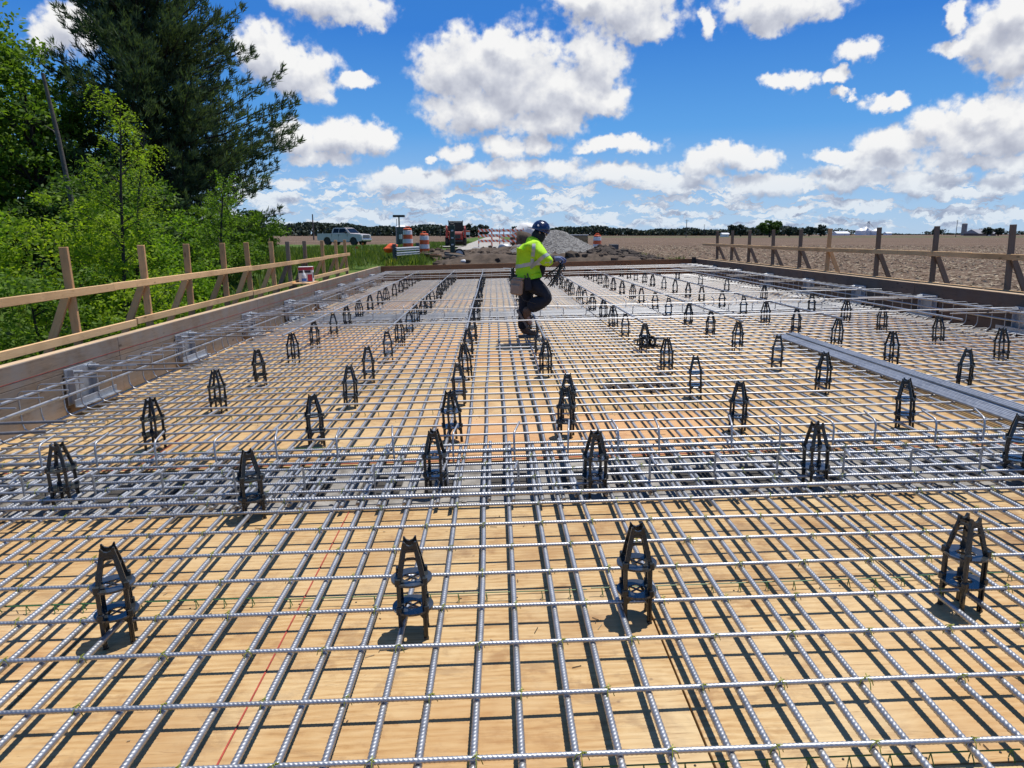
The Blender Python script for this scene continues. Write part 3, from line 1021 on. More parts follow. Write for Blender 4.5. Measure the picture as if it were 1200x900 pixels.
for k, x in enumerate(xs):
    o = link("long_rebar", rnd.choice(long_meshes), None, DT(x, 0, ZL + rnd.uniform(-0.002, 0.002), rz=rnd.uniform(-0.0006, 0.0006)))
    tag(o, long_label(k, x), "rebar", "long bars of the bottom mat")
lap_mesh = ribbed(-0.62, 0.62, RL, -0.62, 0.62, 0.0175, 8, 9, 0.002)
lap_far = ribbed(-1.1, 1.1, RL, -5, -4, 0.0175, 8, 9, 0.002)
for k, x in enumerate(xs):
    o = link("lap_rebar", lap_mesh, None, DT(x + rnd.choice((-1, 1)) * rnd.uniform(0.029, 0.036), 4.68 + rnd.uniform(-0.06, 0.06), ZL + rnd.uniform(-0.001, 0.003)))
    side_ = "%s counted from the left form" % ORD[k + 1] if k < 38 else "%s counted from the right form" % ORD[len(xs) - k]
    tag(o, "short lap bar over the near pier cap, " + side_, "rebar", "lap bars over the near pier cap")
    o = link("lap_rebar", lap_far, None, DT(x + rnd.choice((-1, 1)) * rnd.uniform(0.029, 0.036), 14.6 + rnd.uniform(-0.06, 0.06), ZL + rnd.uniform(-0.001, 0.003)))
    tag(o, "lap bar over the far pier cap behind the worker, " + side_, "rebar", "lap bars over the far pier cap")

# cross bars
rows = []
y = 0.37
while y < 3.9:
    rows.append((y, 0))
    y += 0.30
rows = [(r, 0) for r in (0.64, 0.94, 1.25, 1.55, 1.87, 2.18, 2.49, 2.78, 3.09, 3.38, 3.66, 3.96)]
rows += [(4.12, 1), (4.27, 0), (4.43, 0), (4.58, 0), (4.73, 0), (4.88, 0), (5.03, 1), (5.20, 0)]
y = 5.48
while y < 13.7:
    rows.append((y, 0))
    y += 0.30
rows += [(13.85, 1), (14.0, 0), (14.15, 0), (14.3, 0), (14.45, 0), (14.6, 0), (14.75, 0), (14.9, 1)]
y = 15.2
while y < YF - 0.15:
    rows.append((y, 0))
    y += 0.30
cross_meshes = [ribbed(-5.7, 5.75, RT, -4.6, 3.2, 0.0150, 8, 20 + s, 0.009, 'X') for s in range(4)]
cross_far = [ribbed(-5.7, 5.75, RT, 50, 60, 0.0150, 8, 30 + s, 0.010, 'X') for s in range(4)]
thick_mesh = ribbed(-5.7, 5.75, 0.0135, -4.9, 4.5, 0.0185, 8, 41, 0.004, 'X')
# a wire tie twisted round a crossing
m = MB()
for s in (-1, 1):
    pts = [(-0.018, s * 0.020, -0.020), (-0.012, s * 0.015, 0.004), (0.0, s * 0.004, 0.0125), (0.006, 0.002 * s, 0.016), (0.011, s * 0.005, 0.017), (0.014 + 0.003 * s, s * 0.008, 0.018)]
    m.tube(pts, 0.0019, TIEWIRE, 5)
    m.tube([(0.018, s * 0.020, -0.020), (0.012, s * 0.015, 0.004), (0.0, s * 0.004, 0.0125)], 0.0019, TIEWIRE, 5)
tie_mesh = m.mesh("wire_tie", 1.0)
nt = 0
for k, (y, thick) in enumerate(rows):
    near = y < 5.3
    me = thick_mesh if (thick and near) else (rnd.choice(cross_meshes) if near else rnd.choice(cross_far))
    X0 = 1.78
    o = link("cross_rebar", me, None, DT(X0 + rnd.uniform(-0.05, 0.05), y, ZT + (0.004 if thick else 0) + rnd.uniform(-0.001, 0.001), rz=rnd.uniform(-0.0012, 0.0012)))
    if y < 1.8:
        tag(o, "ribbed cross bar just below the photo's bottom edge, %s one below it" % ORD[5 - len([r for r in rows if r[0] <= y])], "rebar", "cross bars of the bottom mat")
    elif y < 4.0:
        n = [r[0] for r in rows if r[0] > 1.8].index(y) + 1
        tag(o, "ribbed galvanised cross bar, %s one counted up from the bottom edge of the photo" % ORD[n], "rebar", "cross bars of the bottom mat")
    elif thick and near:
        tag(o, "thick ribbed cross bar along the %s edge of the near pier cap band" % ("front" if y < 4.5 else "back"), "rebar", "cross bars of the bottom mat")
    elif y < 5.3:
        nb = [r[0] for r in rows if 4.2 < r[0] < 5.25 and not r[1]].index(y) + 1
        tag(o, "%s thin cross bar from the front in the close band over the near pier cap" % ORD[nb], "rebar", "closely spaced cross bars over the near pier cap")
    else:
        nb = [r[0] for r in rows if r[0] > 5.3].index(y) + 1
        nf = len(rows) - k
        tag(o, "cross bar of the bottom mat, %s beyond the near pier cap" % ORD[nb] if nb < 36 else "cross bar of the bottom mat, %s back from the far bulkhead" % ORD[nf], "rebar", "cross bars beyond the near pier cap")
    # ties at every other crossing, staggered row by row
    if 1.8 < y < 5.1:
        half = 0.72 * y + 0.45
        for q, x in enumerate(xs):
            if (q + k) % (2 if y < 3.9 else 3) == 0 and abs(x) < half and nt < 290:
                t = link("wire_tie", tie_mesh, o, Matrix.Translation((x - o.matrix_basis.translation.x + 0.0, 0, 0)) @ Matrix.Rotation(rnd.choice((0.78, -0.78)) + rnd.uniform(-0.3, 0.3), 4, 'Z') @ Matrix.Scale(rnd.uniform(0.80, 0.98), 4))
                nt += 1


# green coated slab bolsters that hold the mat off the plywood
def bolster(x0, x1, y, label):
    m = MB()
    m.tube([(x0, 0, 0.040), ((x0 + x1) / 2, 0.003, 0.0395), (x1, 0, 0.040)], 0.0027, GREENWIRE, 6)
    x = x0 + 0.05
    while x < x1 - 0.02:
        for s in (-1, 1):
            m.tube([(x, 0.0, 0.040), (x + 0.003, s * 0.009, 0.018), (x + 0.005, s * 0.014, 0.003)], 0.0021, GREENWIRE, 5)
        x += 0.127
    o = m.build("slab_bolster", smooth=1.0, M=DT(0, y, 0.0, rz=rnd.uniform(-0.004, 0.004)))
    tag(o, label, "bolster", "green slab bolsters under the mat")


bolster(0.02, 1.62, 1.865, "green wire slab bolster lying under the mat at the bottom edge, right of centre")
bolster(-2.3, -1.0, 2.99, "green wire slab bolster under the mat beside the leftmost front bar chair")
bolster(-0.98, 0.42, 2.97, "green wire slab bolster under the mat between the two middle front chairs")
bolster(0.44, 1.95, 2.98, "green wire slab bolster under the mat between the two right front chairs")
bolster(1.97, 3.4, 2.99, "green wire slab bolster under the mat beside the rightmost front chair")
for j, (y, w) in enumerate(((5.36, "first row beyond the pier cap"), (6.5, "second row beyond the pier cap"), (7.6, "third row beyond the pier cap"))):
    for i, x in enumerate((-3.9, -1.9, 0.1, 2.1, 4.1)):
        bolster(x, x + 1.95, y, "green slab bolster, %s from the left, %s" % (ORD[i + 1], w))

# hooked stirrup legs standing along both edges of each pier cap
def hook_mesh(sgn, h, leg, lean):
    pts = [(0, 0, 0), (0, 0, h - 0.05)]
    for t in (0.33, 0.66, 1.0):
        a = t * pi / 2
        pts.append((0, sgn * 0.045 * (1 - math.cos(a)), h - 0.05 + 0.045 * math.sin(a)))
    pts.append((0, sgn * (0.045 + leg), h + lean))
    return MB().tube(pts, 0.0078, GALV, 8).mesh("hooked_bar", 0.9)


hk_front, hk_back = hook_mesh(-1, 0.245, 0.12, -0.012), hook_mesh(1, 0.265, 0.15, 0.015)
side = ["near left edge", "left", "left of centre", "centre", "right of centre", "right"]


def hooks(xs_, y, me, z0, what, grp):
    for i, x in enumerate(xs_):
        o = link("hooked_bar", me, None, DT(x, y + rnd.uniform(-0.015, 0.015), z0, rz=rnd.uniform(-0.25, 0.25), rx=rnd.uniform(-0.03, 0.03), ry=rnd.uniform(-0.03, 0.03)))
        tag(o, what % (ORD[i + 1] if i < 25 else "last"), "hooked bar", grp)


hf = [-3.47, -3.02, -2.57, -2.13, -1.67, -1.23, -0.78, -0.30, 0.16, 0.58, 1.02, 1.45, 1.85, 2.3, 2.75, 3.2, 3.65]
hb = [-3.7, -3.28, -2.89, -2.46, -2.02, -1.58, -1.14, -0.73, -0.30, 0.15, 0.54, 0.91, 1.22, 1.76, 2.11, 2.51, 2.83, 3.28, 3.64, 4.05]
hooks(hf, 4.40, hk_front, -0.03, "bar hooked towards the camera on the near pier cap, %s from the left", "hooked bars along the front of the near pier cap")
hooks(hb, 5.00, hk_back, -0.03, "bar hooked away from the camera behind the pier cap, %s from the left", "hooked bars along the back of the near pier cap")
for i in range(24):
    for (y, me) in ((14.0, hk_front), (14.95, hk_back)):
        o = link("hooked_bar", me, None, DT(-3.8 + i * 0.47 + rnd.uniform(-0.03, 0.03), y, -0.03, rz=rnd.uniform(-0.2, 0.2)))
        tag(o, "small upright bar along the %s of the far pier cap, %s from the left" % ("front" if y < 14.5 else "back", ORD[i + 1]), "hooked bar", "hooked bars on the far pier cap")

# hairpin bars along both edges, opening inwards
def hairpin(s):
    pts = [(s * 0.55, 0, ZT)]
    x0 = 0.0
    pts.append((s * 0.10, 0, ZT))
    for t in (0.35, 0.7, 1.0):
        a = t * pi / 2
        pts.append((s * (0.10 - 0.09 * math.sin(a)), 0, ZT + 0.09 * (1 - math.cos(a))))
    pts.append((s * 0.01, 0, 0.40))
    for t in (0.35, 0.7, 1.0):
        a = t * pi / 2
        pts.append((s * (0.01 + 0.04 * (1 - math.cos(a))), 0, 0.40 + 0.045 * math.sin(a)))
    pts.append((s * 0.42, 0, 0.447))
    return MB().tube(pts, 0.0072, GALV, 8).mesh("hairpin_bar", 0.9)


hpL, hpR = hairpin(1), hairpin(-1)
y = 4.95
k = 0
while y < YF - 0.3:
    for (me, x, sd) in ((hpL, XL + 0.20, "left"), (hpR, XR - 0.20, "right")):
        if sd == "right" and y < 8.0:
            continue
        o = link("hairpin_bar", me, None, DT(x + rnd.uniform(-0.02, 0.02), y + 0.05, 0, rz=rnd.uniform(-0.06, 0.06), ry=rnd.uniform(-0.02, 0.02)))
        hk = k + 1 if sd == "left" else k - 9
        tag(o, "galvanised hairpin bar along the %s side form, %s from the camera" % (sd, ORD[hk]) if hk < 36 else "galvanised hairpin bar along the %s side form, %s back from the far bulkhead" % (sd, ORD[73 - k]), "hairpin bar", "hairpin bars along the %s form" % sd)
    y += 0.30
    k += 1

# edge bars running along the hairpins
def straight(y0, y1, r, seed, n=8):
    return ribbed(y0, y1, r, 50, 60, 0.02, n, seed, 0.006)


for (x, z, lab) in ((XL + 0.27, 0.405, "upper long edge bar tied along the hairpins of the left form"), (XL + 0.29, 0.285, "lower long edge bar tied along the hairpins of the left form"),
                    (XL + 0.31, 0.30, "short lapped edge bar beside the lower left edge bar"),
                    (XR - 0.27, 0.405, "upper long edge bar tied along the hairpins of the right form"), (XR - 0.29, 0.285, "lower long edge bar tied along the hairpins of the right form"),
                    (XR - 0.62, 0.462, "long top bar resting nearest the right form")):
    y0, y1 = (3.0, YF - 0.2)
    if "short" in lab:
        y0, y1 = 3.0, 6.3
    if "nearest the right" in lab:
        y0 = 9.2
    o = link("edge_rebar", straight(y0, y1, 0.0125, rnd.randint(0, 99)), None, DT(x, 0, z))
    tag(o, lab, "rebar")

# first bars of the top mat, resting on the chairs
CH_H = 0.42
CHX = [-2.72, -1.43, -0.35, 0.62, 2.04, 3.34, 4.70, 6.07]
tops = [9.2, 9.6, 9.4, 8.3, 9.6, 9.4, 9.4, 9.0]
for i, (x, y0) in enumerate(zip(CHX, tops)):
    o = link("top_rebar", straight(y0, YF - 0.35, 0.0125, i + 60), None, DT(x, 0, CH_H + 0.012, rz=rnd.uniform(-0.001, 0.001)))
    tag(o, "top mat bar resting on the bar chairs, %s from the left" % ORD[i + 1], "rebar", "top mat bars on the chairs")
for i, y in enumerate((9.97, 11.9, 13.6, 21.6, 22.6, 24.4, 24.9, 25.6, 26.2)):
    o = link("top_cross_rebar", rnd.choice(cross_far), None, DT(1.76, y, CH_H + 0.034, rz=rnd.uniform(-0.003, 0.003)))
    if i < 3:
        tag(o, "top mat cross bar lying high over the chairs, %s beyond the near pier cap" % ORD[i + 1], "rebar", "top mat cross bars")
    else:
        tag(o, "top mat cross bar near the far bulkhead, %s counted towards the bulkhead" % ORD[i - 2], "rebar", "top mat cross bars near the bulkhead")
# stirrups hanging from the top cross bars by the bulkhead
me = MB().tube([(0, 0, 0.06), (0, 0, 0.43)], 0.007, GALV, 6).mesh("bulkhead_dowel")
for i in range(36):
    o = link("bulkhead_dowel", me, None, DT(-3.9 + i * 0.32, 26.4, 0))
    tag(o, "small upright bar in front of the far timber bulkhead, %s from the left" % ORD[i + 1], "rebar", "upright bars before the bulkhead")

# bundle of loose bars laid on the mat at the right
bund = ribbed(0, 6.3, 0.0115, 50, 60, 0.024, 8, 77, 0.004)
p0, p1 = Vector((4.05, 4.55)), Vector((4.12, 10.2))
for i in range(14):
    layer = 0 if i < 10 else 1
    q = i if layer == 0 else (i - 10) * 1.1 + 6.0
    off = q * 0.040 + rnd.uniform(-0.003, 0.003)
    shr = 0.72 if layer == 0 else 0.8
    x0 = 4.09 + off
    x1 = 4.13 + off * shr
    L = 6.3
    ang = math.atan2(x1 - x0, L)
    o = link("loose_rebar", bund, None, DT(x0, 4.0 + rnd.uniform(-0.06, 0.06), ZT + RT + 0.0135 + layer * 0.0245 + rnd.uniform(0, 0.004), rz=-ang))
    tag(o, "loose bar of the bundle on the mat, %s from the left, %s layer" % (ORD[i + 1 if i < 10 else i - 9], "lower" if i < 10 else "upper"), "rebar", "loose bars laid in a bundle")


# ------------------------------------------------------------------ plastic bar chairs
def chair_parts():
    """meshes of the parts: leg, ring, head"""
    w0, w1 = 0.053, 0.050
    leg = MB()
    # L-section post with a foot and two collars, at +x +y
    leg.box((w0, w0, 0.127), (0.017, 0.010, 0.250), PLASTIC, b=0.002)
    leg.box((w0 - 0.003, w0 - 0.008, 0.127), (0.010, 0.012, 0.250), PLASTIC, b=0.002)
    leg.box((w0, w0 - 0.002, 0.004), (0.020, 0.018, 0.008), PLASTIC, b=0.002)
    for z in (0.130, 0.255):
        leg.box((w0 + 0.001, w0 + 0.001, z + 0.008), (0.026, 0.023, 0.034), PLASTIC, b=0.004)
    for s in ((1, 0), (0, 1)):               # small knee braces under the rings
        leg.add([(w0 - 0.004, w0 - 0.004, 0.122), (w0 - 0.004 - 0.034 * s[0], w0 - 0.004 - 0.034 * s[1], 0.122), (w0 - 0.004, w0 - 0.004, 0.078),
                 (w0 - 0.008 + 0.004 * s[0], w0 - 0.008 + 0.004 * s[1], 0.122), (w0 - 0.008 - 0.030 * s[0], w0 - 0.008 - 0.030 * s[1], 0.122), (w0 - 0.008 + 0.004 * s[0], w0 - 0.008 + 0.004 * s[1], 0.078)],
                [(0, 1, 2), (5, 4, 3), (0, 3, 4, 1), (1, 4, 5, 2), (2, 5, 3, 0)], PLASTIC)
    legm = leg.mesh("leg", 0.6)
    ring = MB()
    # flat disc, rounded-square outer edge, round hole, crossing ribs
    n = 40
    vs, fs = [], []
    for k in range(n):
        t = 2 * pi * k / n
        q = abs(math.cos(2 * t))
        ro = 0.083 + 0.002 * q
        ri = 0.036
        c, s = math.cos(t), math.sin(t)
        vs += [(ro * c, ro * s, 0.003), (ro * c, ro * s, -0.006), (ri * c, ri * s, -0.004), (ri * c, ri * s, 0.002)]
    for k in range(n):
        a, b = 4 * k, 4 * ((k + 1) % n)
        for j in range(4):
            j2 = (j + 1) % 4
            fs.append((a + j, b + j, b + j2, a + j2))
    ring.add(vs, fs, PLASTIC_FLAT)
    for a in (0.785, -0.785):
        ring.box((0, 0, -0.001), (0.082, 0.006, 0.008), PLASTIC, Matrix.Rotation(a, 4, 'Z'), b=0.001)
    ringm = ring.mesh("ring", 0.5)
    head = MB()
    # four raking struts to a saddle, two cross webs with arched openings
    zt, zb = 0.418, 0.262
    tx, ty = 0.021, 0.026
    for sx in (-1, 1):
        for sy in (-1, 1):
            a, b = Vector((sx * w1, sy * w1, zb)), Vector((sx * tx, sy * ty, zt - 0.012))
            dx, dy = 0.0085, 0.0055
            vs = []
            for p, kx in ((a, 1.15), (a.lerp(b, 0.55), 1.25), (b, 1.0)):
                vs += [p + Vector((-dx * kx, -dy, 0)), p + Vector((dx * kx, -dy, 0)), p + Vector((dx * kx, dy, 0)), p + Vector((-dx * kx, dy, 0))]
            fs = [(3, 2, 1, 0), (8, 9, 10, 11)] + [(i * 4 + j, i * 4 + (j + 1) % 4, (i + 1) * 4 + (j + 1) % 4, (i + 1) * 4 + j) for i in (0, 1) for j in range(4)]
            head.add(vs, fs, PLASTIC)
    for sy in (-1, 1):                        # end frames: web, upper arch and the scooped saddle
        def xy(z):
            k = (z - zb) / (zt - 0.012 - zb)
            return w1 + (tx - w1) * k, w1 + (ty - w1) * k
        for (z0, z1) in ((0.338, 0.350), (0.372, 0.384)):
            x0, y0 = xy(z0)
            x1, y1 = xy(z1)
            poly = [(-x0, z0), (-x0 * 0.45, z0 + 0.011), (x0 * 0.45, z0 + 0.011), (x0, z0), (x1, z1), (x1 * 0.4, z1 + 0.009), (-x1 * 0.4, z1 + 0.009), (-x1, z1)]
            head.prism(poly, sy * y0 - 0.004, sy * y0 + 0.004, PLASTIC)
        poly = [(-0.029, 0.390), (0.029, 0.390), (0.027, 0.424), (0.021, 0.424), (0.013, 0.411), (0.0, 0.406), (-0.013, 0.411), (-0.021, 0.424), (-0.027, 0.424)]
        head.prism(poly, sy * 0.028 - 0.006, sy * 0.028 + 0.006, PLASTIC)
    for sx in (-1, 1):                        # side ties
        head.box((sx * 0.038, 0, 0.338), (0.006, 0.076, 0.010), PLASTIC, b=0.001)
        head.box((sx * 0.026, 0, 0.392), (0.006, 0.056, 0.010), PLASTIC, b=0.001)
    headm = head.mesh("saddle_frame", 0.5)
    return legm, ringm, headm


legm, ringm, headm = chair_parts()
chair0 = thing("bar_chair", "x", "bar chair", DT(0, 0, 0), "black plastic bar chairs")
for k in range(4):
    link("leg", legm, chair0, Matrix.Rotation(k * pi / 2, 4, 'Z'))
for z in (0.130, 0.255):
    link("ring", ringm, chair0, Matrix.Translation((0, 0, z)))
link("saddle_frame", headm, chair0)
# one mesh for the far rows, where the parts cannot be told apart
joined = MB()
for k in range(4):
    R = Matrix.Rotation(k * pi / 2, 4, 'Z')
    joined.add([R @ v.co for v in legm.vertices], [tuple(p.vertices) for p in legm.polygons], PLASTIC)
for z in (0.130, 0.255):
    joined.add([v.co + Vector((0, 0, z)) for v in ringm.vertices], [tuple(p.vertices) for p in ringm.polygons], PLASTIC)
joined.add([v.co for v in headm.vertices], [tuple(p.vertices) for p in headm.polygons], PLASTIC)
chair_far = joined.mesh("bar_chair", 0.5)

chair_rows = [2.75, 4.32, 5.58, 6.87, 8.16, 9.50, 10.85, 12.05]
while chair_rows[-1] < 25.0:
    chair_rows.append(chair_rows[-1] + 1.27)
special = {(0, 1): (-1.58, 2.75), (0, 2): (-0.34, 2.72), (0, 3): (0.61, 2.79), (0, 4): (2.02, 2.77), (1, 1): (-1.45, 4.07), (1, 0): (-2.73, 4.35), (1, 2): (-0.38, 4.40), (1, 3): (0.64, 4.27), (1, 4): (2.07, 4.31), (1, 5): (3.40, 4.35),
           (3, 3): (0.66, 6.14), (2, 3): (0.59, 5.62)}
used = False
for j, y in enumerate(chair_rows):
    for i, x in enumerate(CHX):
        if (j, i) in special:
            px, py = special[(j, i)]
        else:
            px, py = x + rnd.uniform(-0.03, 0.03), y + rnd.uniform(-0.06, 0.06)
        if j == 0 and i in (0, 5, 6, 7):
            continue
        if j == 1 and i > 5:
            continue
        if j >= 8 and i == 7 and j % 2:
            continue
        M = DT(px, py, 0.001, rz=rnd.uniform(-0.45, 0.45) + (0.12 if x < 0 else -0.3 if x > 1.5 else 0.05), rx=rnd.gauss(0, 0.018), ry=rnd.gauss(0, 0.018))
        if (j, i) == (0, 1):
            M = DT(px, py, 0, rz=0.42)
        if (j, i) == (0, 2):
            M = DT(px, py, 0, rz=0.10)
        if (j, i) == (0, 3):
            M = DT(px, py, 0, rz=-0.05)
        if (j, i) == (0, 4):
            M = DT(px, py, 0, rz=0.30)
        if j == 0:
            lab = "black bar chair of the front row, %s" % {1: "leftmost, left of the red chalk line", 2: "second from the left", 3: "third from the left", 4: "rightmost"}[i]
        else:
            lab = "black bar chair, %s line from the left, %s row from the camera" % (ORD[i + 1], ORD[j + 1])
        if j < 9:
            if not used:
                o = chair0
                o.matrix_basis = M
                o['label'] = lab
                used = True
            else:
                o = copy_tree(chair0, M, lab)
        else:
            o = link("bar_chair", chair_far, None, M)
            tag(o, lab, "bar chair", "black plastic bar chairs")
# a chair lying on its side beside the fifth line
o = copy_tree(chair0, DT(2.28, 9.55, 0.16, rz=-1.2, rx=1.5), "black bar chair lying tipped over on the mat right of an upright one")

# patch of soil spilled on the plywood
m = MB()
rs = random.Random(12)
for _ in range(160):
    a, r = rs.uniform(0, 6.28), rs.random() ** 0.6
    s = rs.uniform(0.012, 0.05)
    m.blob((1.55 + 0.42 * r * math.cos(a), 7.45 + 0.30 * r * math.sin(a), 0.004), (s, s, s * 0.4), DIRTDK, seed=rs.randint(0, 999), rough=0.25, sub=1)
o = m.build("spilled_soil", M=T)
tag(kind(o, 'stuff'), "dark soil spilled on the plywood right of the centre chairs", "soil")
m = MB()
for j in range(-1, 8):
    yy = PIERS[0][0] - 1.156 * j if j < 5 else PIERS[0][1] + 1.267 * (j - 5)
    for i in range(46):
        for dy in (-0.035, 0.035):
            m.lathe([(0.0045, 0.0), (0.0035, 0.0022)], DARKVOID, 6, Matrix.Translation((-3.9 + i * 0.25 + rs.uniform(-0.02, 0.02), yy + dy + rs.uniform(-0.008, 0.008), 0.001)))
o = m.build("nail_heads", deck)
kind(o, 'stuff')
m = MB()
for _ in range(500):
    x, y = rs.uniform(-4, 7), rs.uniform(1.5, 9)
    a = rs.uniform(0, 6.28)
    L = rs.uniform(0.01, 0.05)
    m.box((x, y, 0.0035), (L, 0.0025, 0.002), rs.choice((STRAW, DIRTDK, BARK)), Matrix.Translation((x, y, 0)) @ Matrix.Rotation(a, 4, 'Z') @ Matrix.Translation((-x, -y, 0)))
o = m.build("wood_chips", M=T)
tag(kind(o, 'stuff'), "tiny chips and straw scattered over the plywood", "debris")


# ------------------------------------------------------------------ side forms, anchors, railings
def side_form(s, mat, xin, name, label):
    t = thing(name, label, "form", T)
    thick = 0.045
    segs = [(YN + i * 4.8, min(YN + (i + 1) * 4.8, YF)) for i in range(6)]
    heights = [(0.0, 0.205), (0.208, 0.405), (0.408, FH - 0.004)]
    for (a, b) in segs:
        if b - a < 0.1:
            continue
        for j, (z0, z1) in enumerate(heights):
            m = MB().box((0, 0, 0), (thick, b - a - 0.006, z1 - z0), mat, b=0.003)
            link("plank", m.mesh("plank"), t, Matrix.Translation((xin + s * (thick / 2 + (0.0 if s < 0 and j else rnd.uniform(0, 0.006))), (a + b) / 2, (z0 + z1) / 2 + 0.002)))
        m = MB().box((0, 0, 0), (0.095, b - a - 0.004, 0.038), FORMTOP, b=0.003)
        link("cap_board", m.mesh("cap_board"), t, Matrix.Translation((xin + s * 0.072, (a + b) / 2, FH - 0.0235 + 0.004 + rnd.uniform(-0.004, 0.004))))
    # stiffener battens on the outside
    y = 0.6
    while y < YF:
        link("batten", MB().box((0, 0, 0), (0.04, 0.09, 0.52), mat, b=0.003).mesh("batten"), t, Matrix.Translation((xin + s * 0.073, y, 0.28)))
        y += 1.55
    return t


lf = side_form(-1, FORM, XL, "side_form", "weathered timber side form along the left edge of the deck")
for z in (0.31, 0.47):
    link("chalk_line", MB().box((0, 12.5, 0), (0.0016, 28.0, 0.004), REDCHALK).mesh("chalk_line"), lf, Matrix.Translation((XL + 0.0012, 0, z)))
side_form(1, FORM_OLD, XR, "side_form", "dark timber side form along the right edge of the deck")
t = thing("bulkhead_form", "brown timber bulkhead closing the far end of the deck", "form", T)
for (a, b) in ((XL, -1.6), (-1.6, 1.4), (1.4, 4.6), (4.6, XR)):
    link("plank", MB().box((0, 0, 0), (b - a - 0.006, 0.05, 0.30), BULK, b=0.003).mesh("plank"), t, Matrix.Translation(((a + b) / 2, YF + 0.027 + rnd.uniform(0, 0.006), 0.47)))
    link("plank", MB().box((0, 0, 0), (b - a - 0.006, 0.05, 0.30), BULK, b=0.003).mesh("plank"), t, Matrix.Translation(((a + b) / 2, YF + 0.03, 0.16)))
m = MB().box((0, 0, 0), (0.16, 0.02, 0.66), DARKVOID, b=0.002)
link("splice_plate", m.mesh("splice_plate"), t, Matrix.Translation((XR - 0.08, YF - 0.012, 0.35)))


def post_anchor(s, xin, y, label):
    t = thing("anchor_plate", label, "anchor plate", DT(xin - s * 0.02, y, 0), "galvanised rail post anchors")
    link("plate", MB().box((0, 0, 0), (0.014, 0.50, 0.36), PLATE, b=0.002).mesh("plate"), t, Matrix.Translation((0, 0, 0.27)))
    for sy in (-1, 1):
        link("edge_flange", MB().box((0, 0, 0), (0.06, 0.010, 0.34), PLATE, b=0.002).mesh("edge_flange"), t, Matrix.Translation((-s * 0.035, sy * 0.20, 0.27)))
    m = MB()
    m.box((0, 0, 0), (0.012, 0.78, 0.075), PLATE, b=0.002)
    m.box((-s * 0.03, 0, -0.033), (0.06, 0.78, 0.010), PLATE, b=0.002)
    link("angle_iron", m.mesh("angle_iron"), t, Matrix.Translation((-s * 0.085, 0.1, 0.115)))
    for (yy, zz) in ((-0.13, 0.405), (0.17, 0.415)):
        m = MB().tube([(0, 0, 0), (-s * 1.12, 0.02, -0.012)], 0.0115, DARKROD, 8)
        m.tube([(-s * 0.005, 0, 0), (-s * 0.10, 0, 0)], 0.017, PLATE, 10)
        link("anchor_rod", m.mesh("anchor_rod", 0.8), t, Matrix.Translation((-s * 0.01, yy, zz)) @ Matrix.Rotation(-s * rnd.uniform(0.0, 0.12), 4, 'Z'))
        link("nut", MB().lathe([(0.022, 0), (0.022, 0.02)], PLATE, 6, Matrix.Rotation(pi / 2, 4, 'Y')).mesh("nut"), t, Matrix.Translation((-s * (0.012 + (0.02 if s > 0 else 0)), yy, zz)))


for i, y in enumerate((4.75, 7.15, 9.62, 12.15, 14.6, 17.1, 19.6, 22.1, 24.6)):
    post_anchor(-1, XL, y, "galvanised anchor plate with two rods on the left form, %s from the camera" % ORD[i + 1])
for i, y in enumerate((9.95, 12.3, 14.7, 17.1, 19.6, 22.1, 24.6)):
    post_anchor(1, XR, y, "galvanised anchor plate with two rods on the right form, %s from the camera" % ORD[i + 1])


def railing(s, xp, posts, matz, label, boards, low_boards):
    """posts with outer kicker braces on the overhang brackets, 2x4 rails inside"""
    t = thing("timber_guardrail", label, "guardrail", T)
    for k, (y, lean) in enumerate(posts):
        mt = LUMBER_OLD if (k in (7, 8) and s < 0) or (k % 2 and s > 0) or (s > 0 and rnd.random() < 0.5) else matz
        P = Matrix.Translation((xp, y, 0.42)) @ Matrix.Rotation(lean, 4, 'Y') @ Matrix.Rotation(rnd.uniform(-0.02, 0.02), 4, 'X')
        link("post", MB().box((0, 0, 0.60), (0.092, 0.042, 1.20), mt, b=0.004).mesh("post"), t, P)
        a, b = Vector((s * 0.03, 0, 0.66)), Vector((s * 0.34, 0, -0.0))
        d = b - a
        Q = P @ Matrix.Translation((a + b) / 2 + Vector((0, -0.042, 0))) @ Matrix.Rotation(math.atan2(d.x, d.z), 4, 'Y')
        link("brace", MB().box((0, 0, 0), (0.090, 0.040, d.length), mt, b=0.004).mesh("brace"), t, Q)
        link("outrigger", MB().box((0, 0, 0), (0.80, 0.042, 0.09), FORM_OLD, b=0.004).mesh("outrigger"), t, Matrix.Translation((xp + s * 0.10, y + 0.045, 0.35)))
    for (y0, y1, z0, z1, dx) in boards:
        d = Vector((0, y1 - y0, z1 - z0))
        Q = Matrix.Translation((xp - s * (0.067 + dx), (y0 + y1) / 2, (z0 + z1) / 2)) @ Matrix.Rotation(math.atan2(z1 - z0, y1 - y0), 4, 'X')
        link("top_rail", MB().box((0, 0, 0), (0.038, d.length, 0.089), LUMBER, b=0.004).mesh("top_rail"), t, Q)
    for (y0, y1, z0, z1, dx) in low_boards:
        d = Vector((0, y1 - y0, z1 - z0))
        Q = Matrix.Translation((xp - s * (0.067 + dx), (y0 + y1) / 2, (z0 + z1) / 2)) @ Matrix.Rotation(math.atan2(z1 - z0, y1 - y0), 4, 'X')
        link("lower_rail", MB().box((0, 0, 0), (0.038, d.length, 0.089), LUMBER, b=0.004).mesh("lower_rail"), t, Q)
    # walkway boards on the outriggers
    for j in range(2):
        for (a, b) in ((2.0, 6.8), (6.82, 11.6), (11.62, 16.4), (16.42, 21.2), (21.22, 26.0)):
            link("walk_board", MB().box((0, 0, 0), (0.135, b - a, 0.036), FORM_OLD, b=0.003).mesh("walk_board"), t, Matrix.Translation((xp + s * (0.16 + 0.145 * j), (a + b) / 2, 0.416)))
    return t


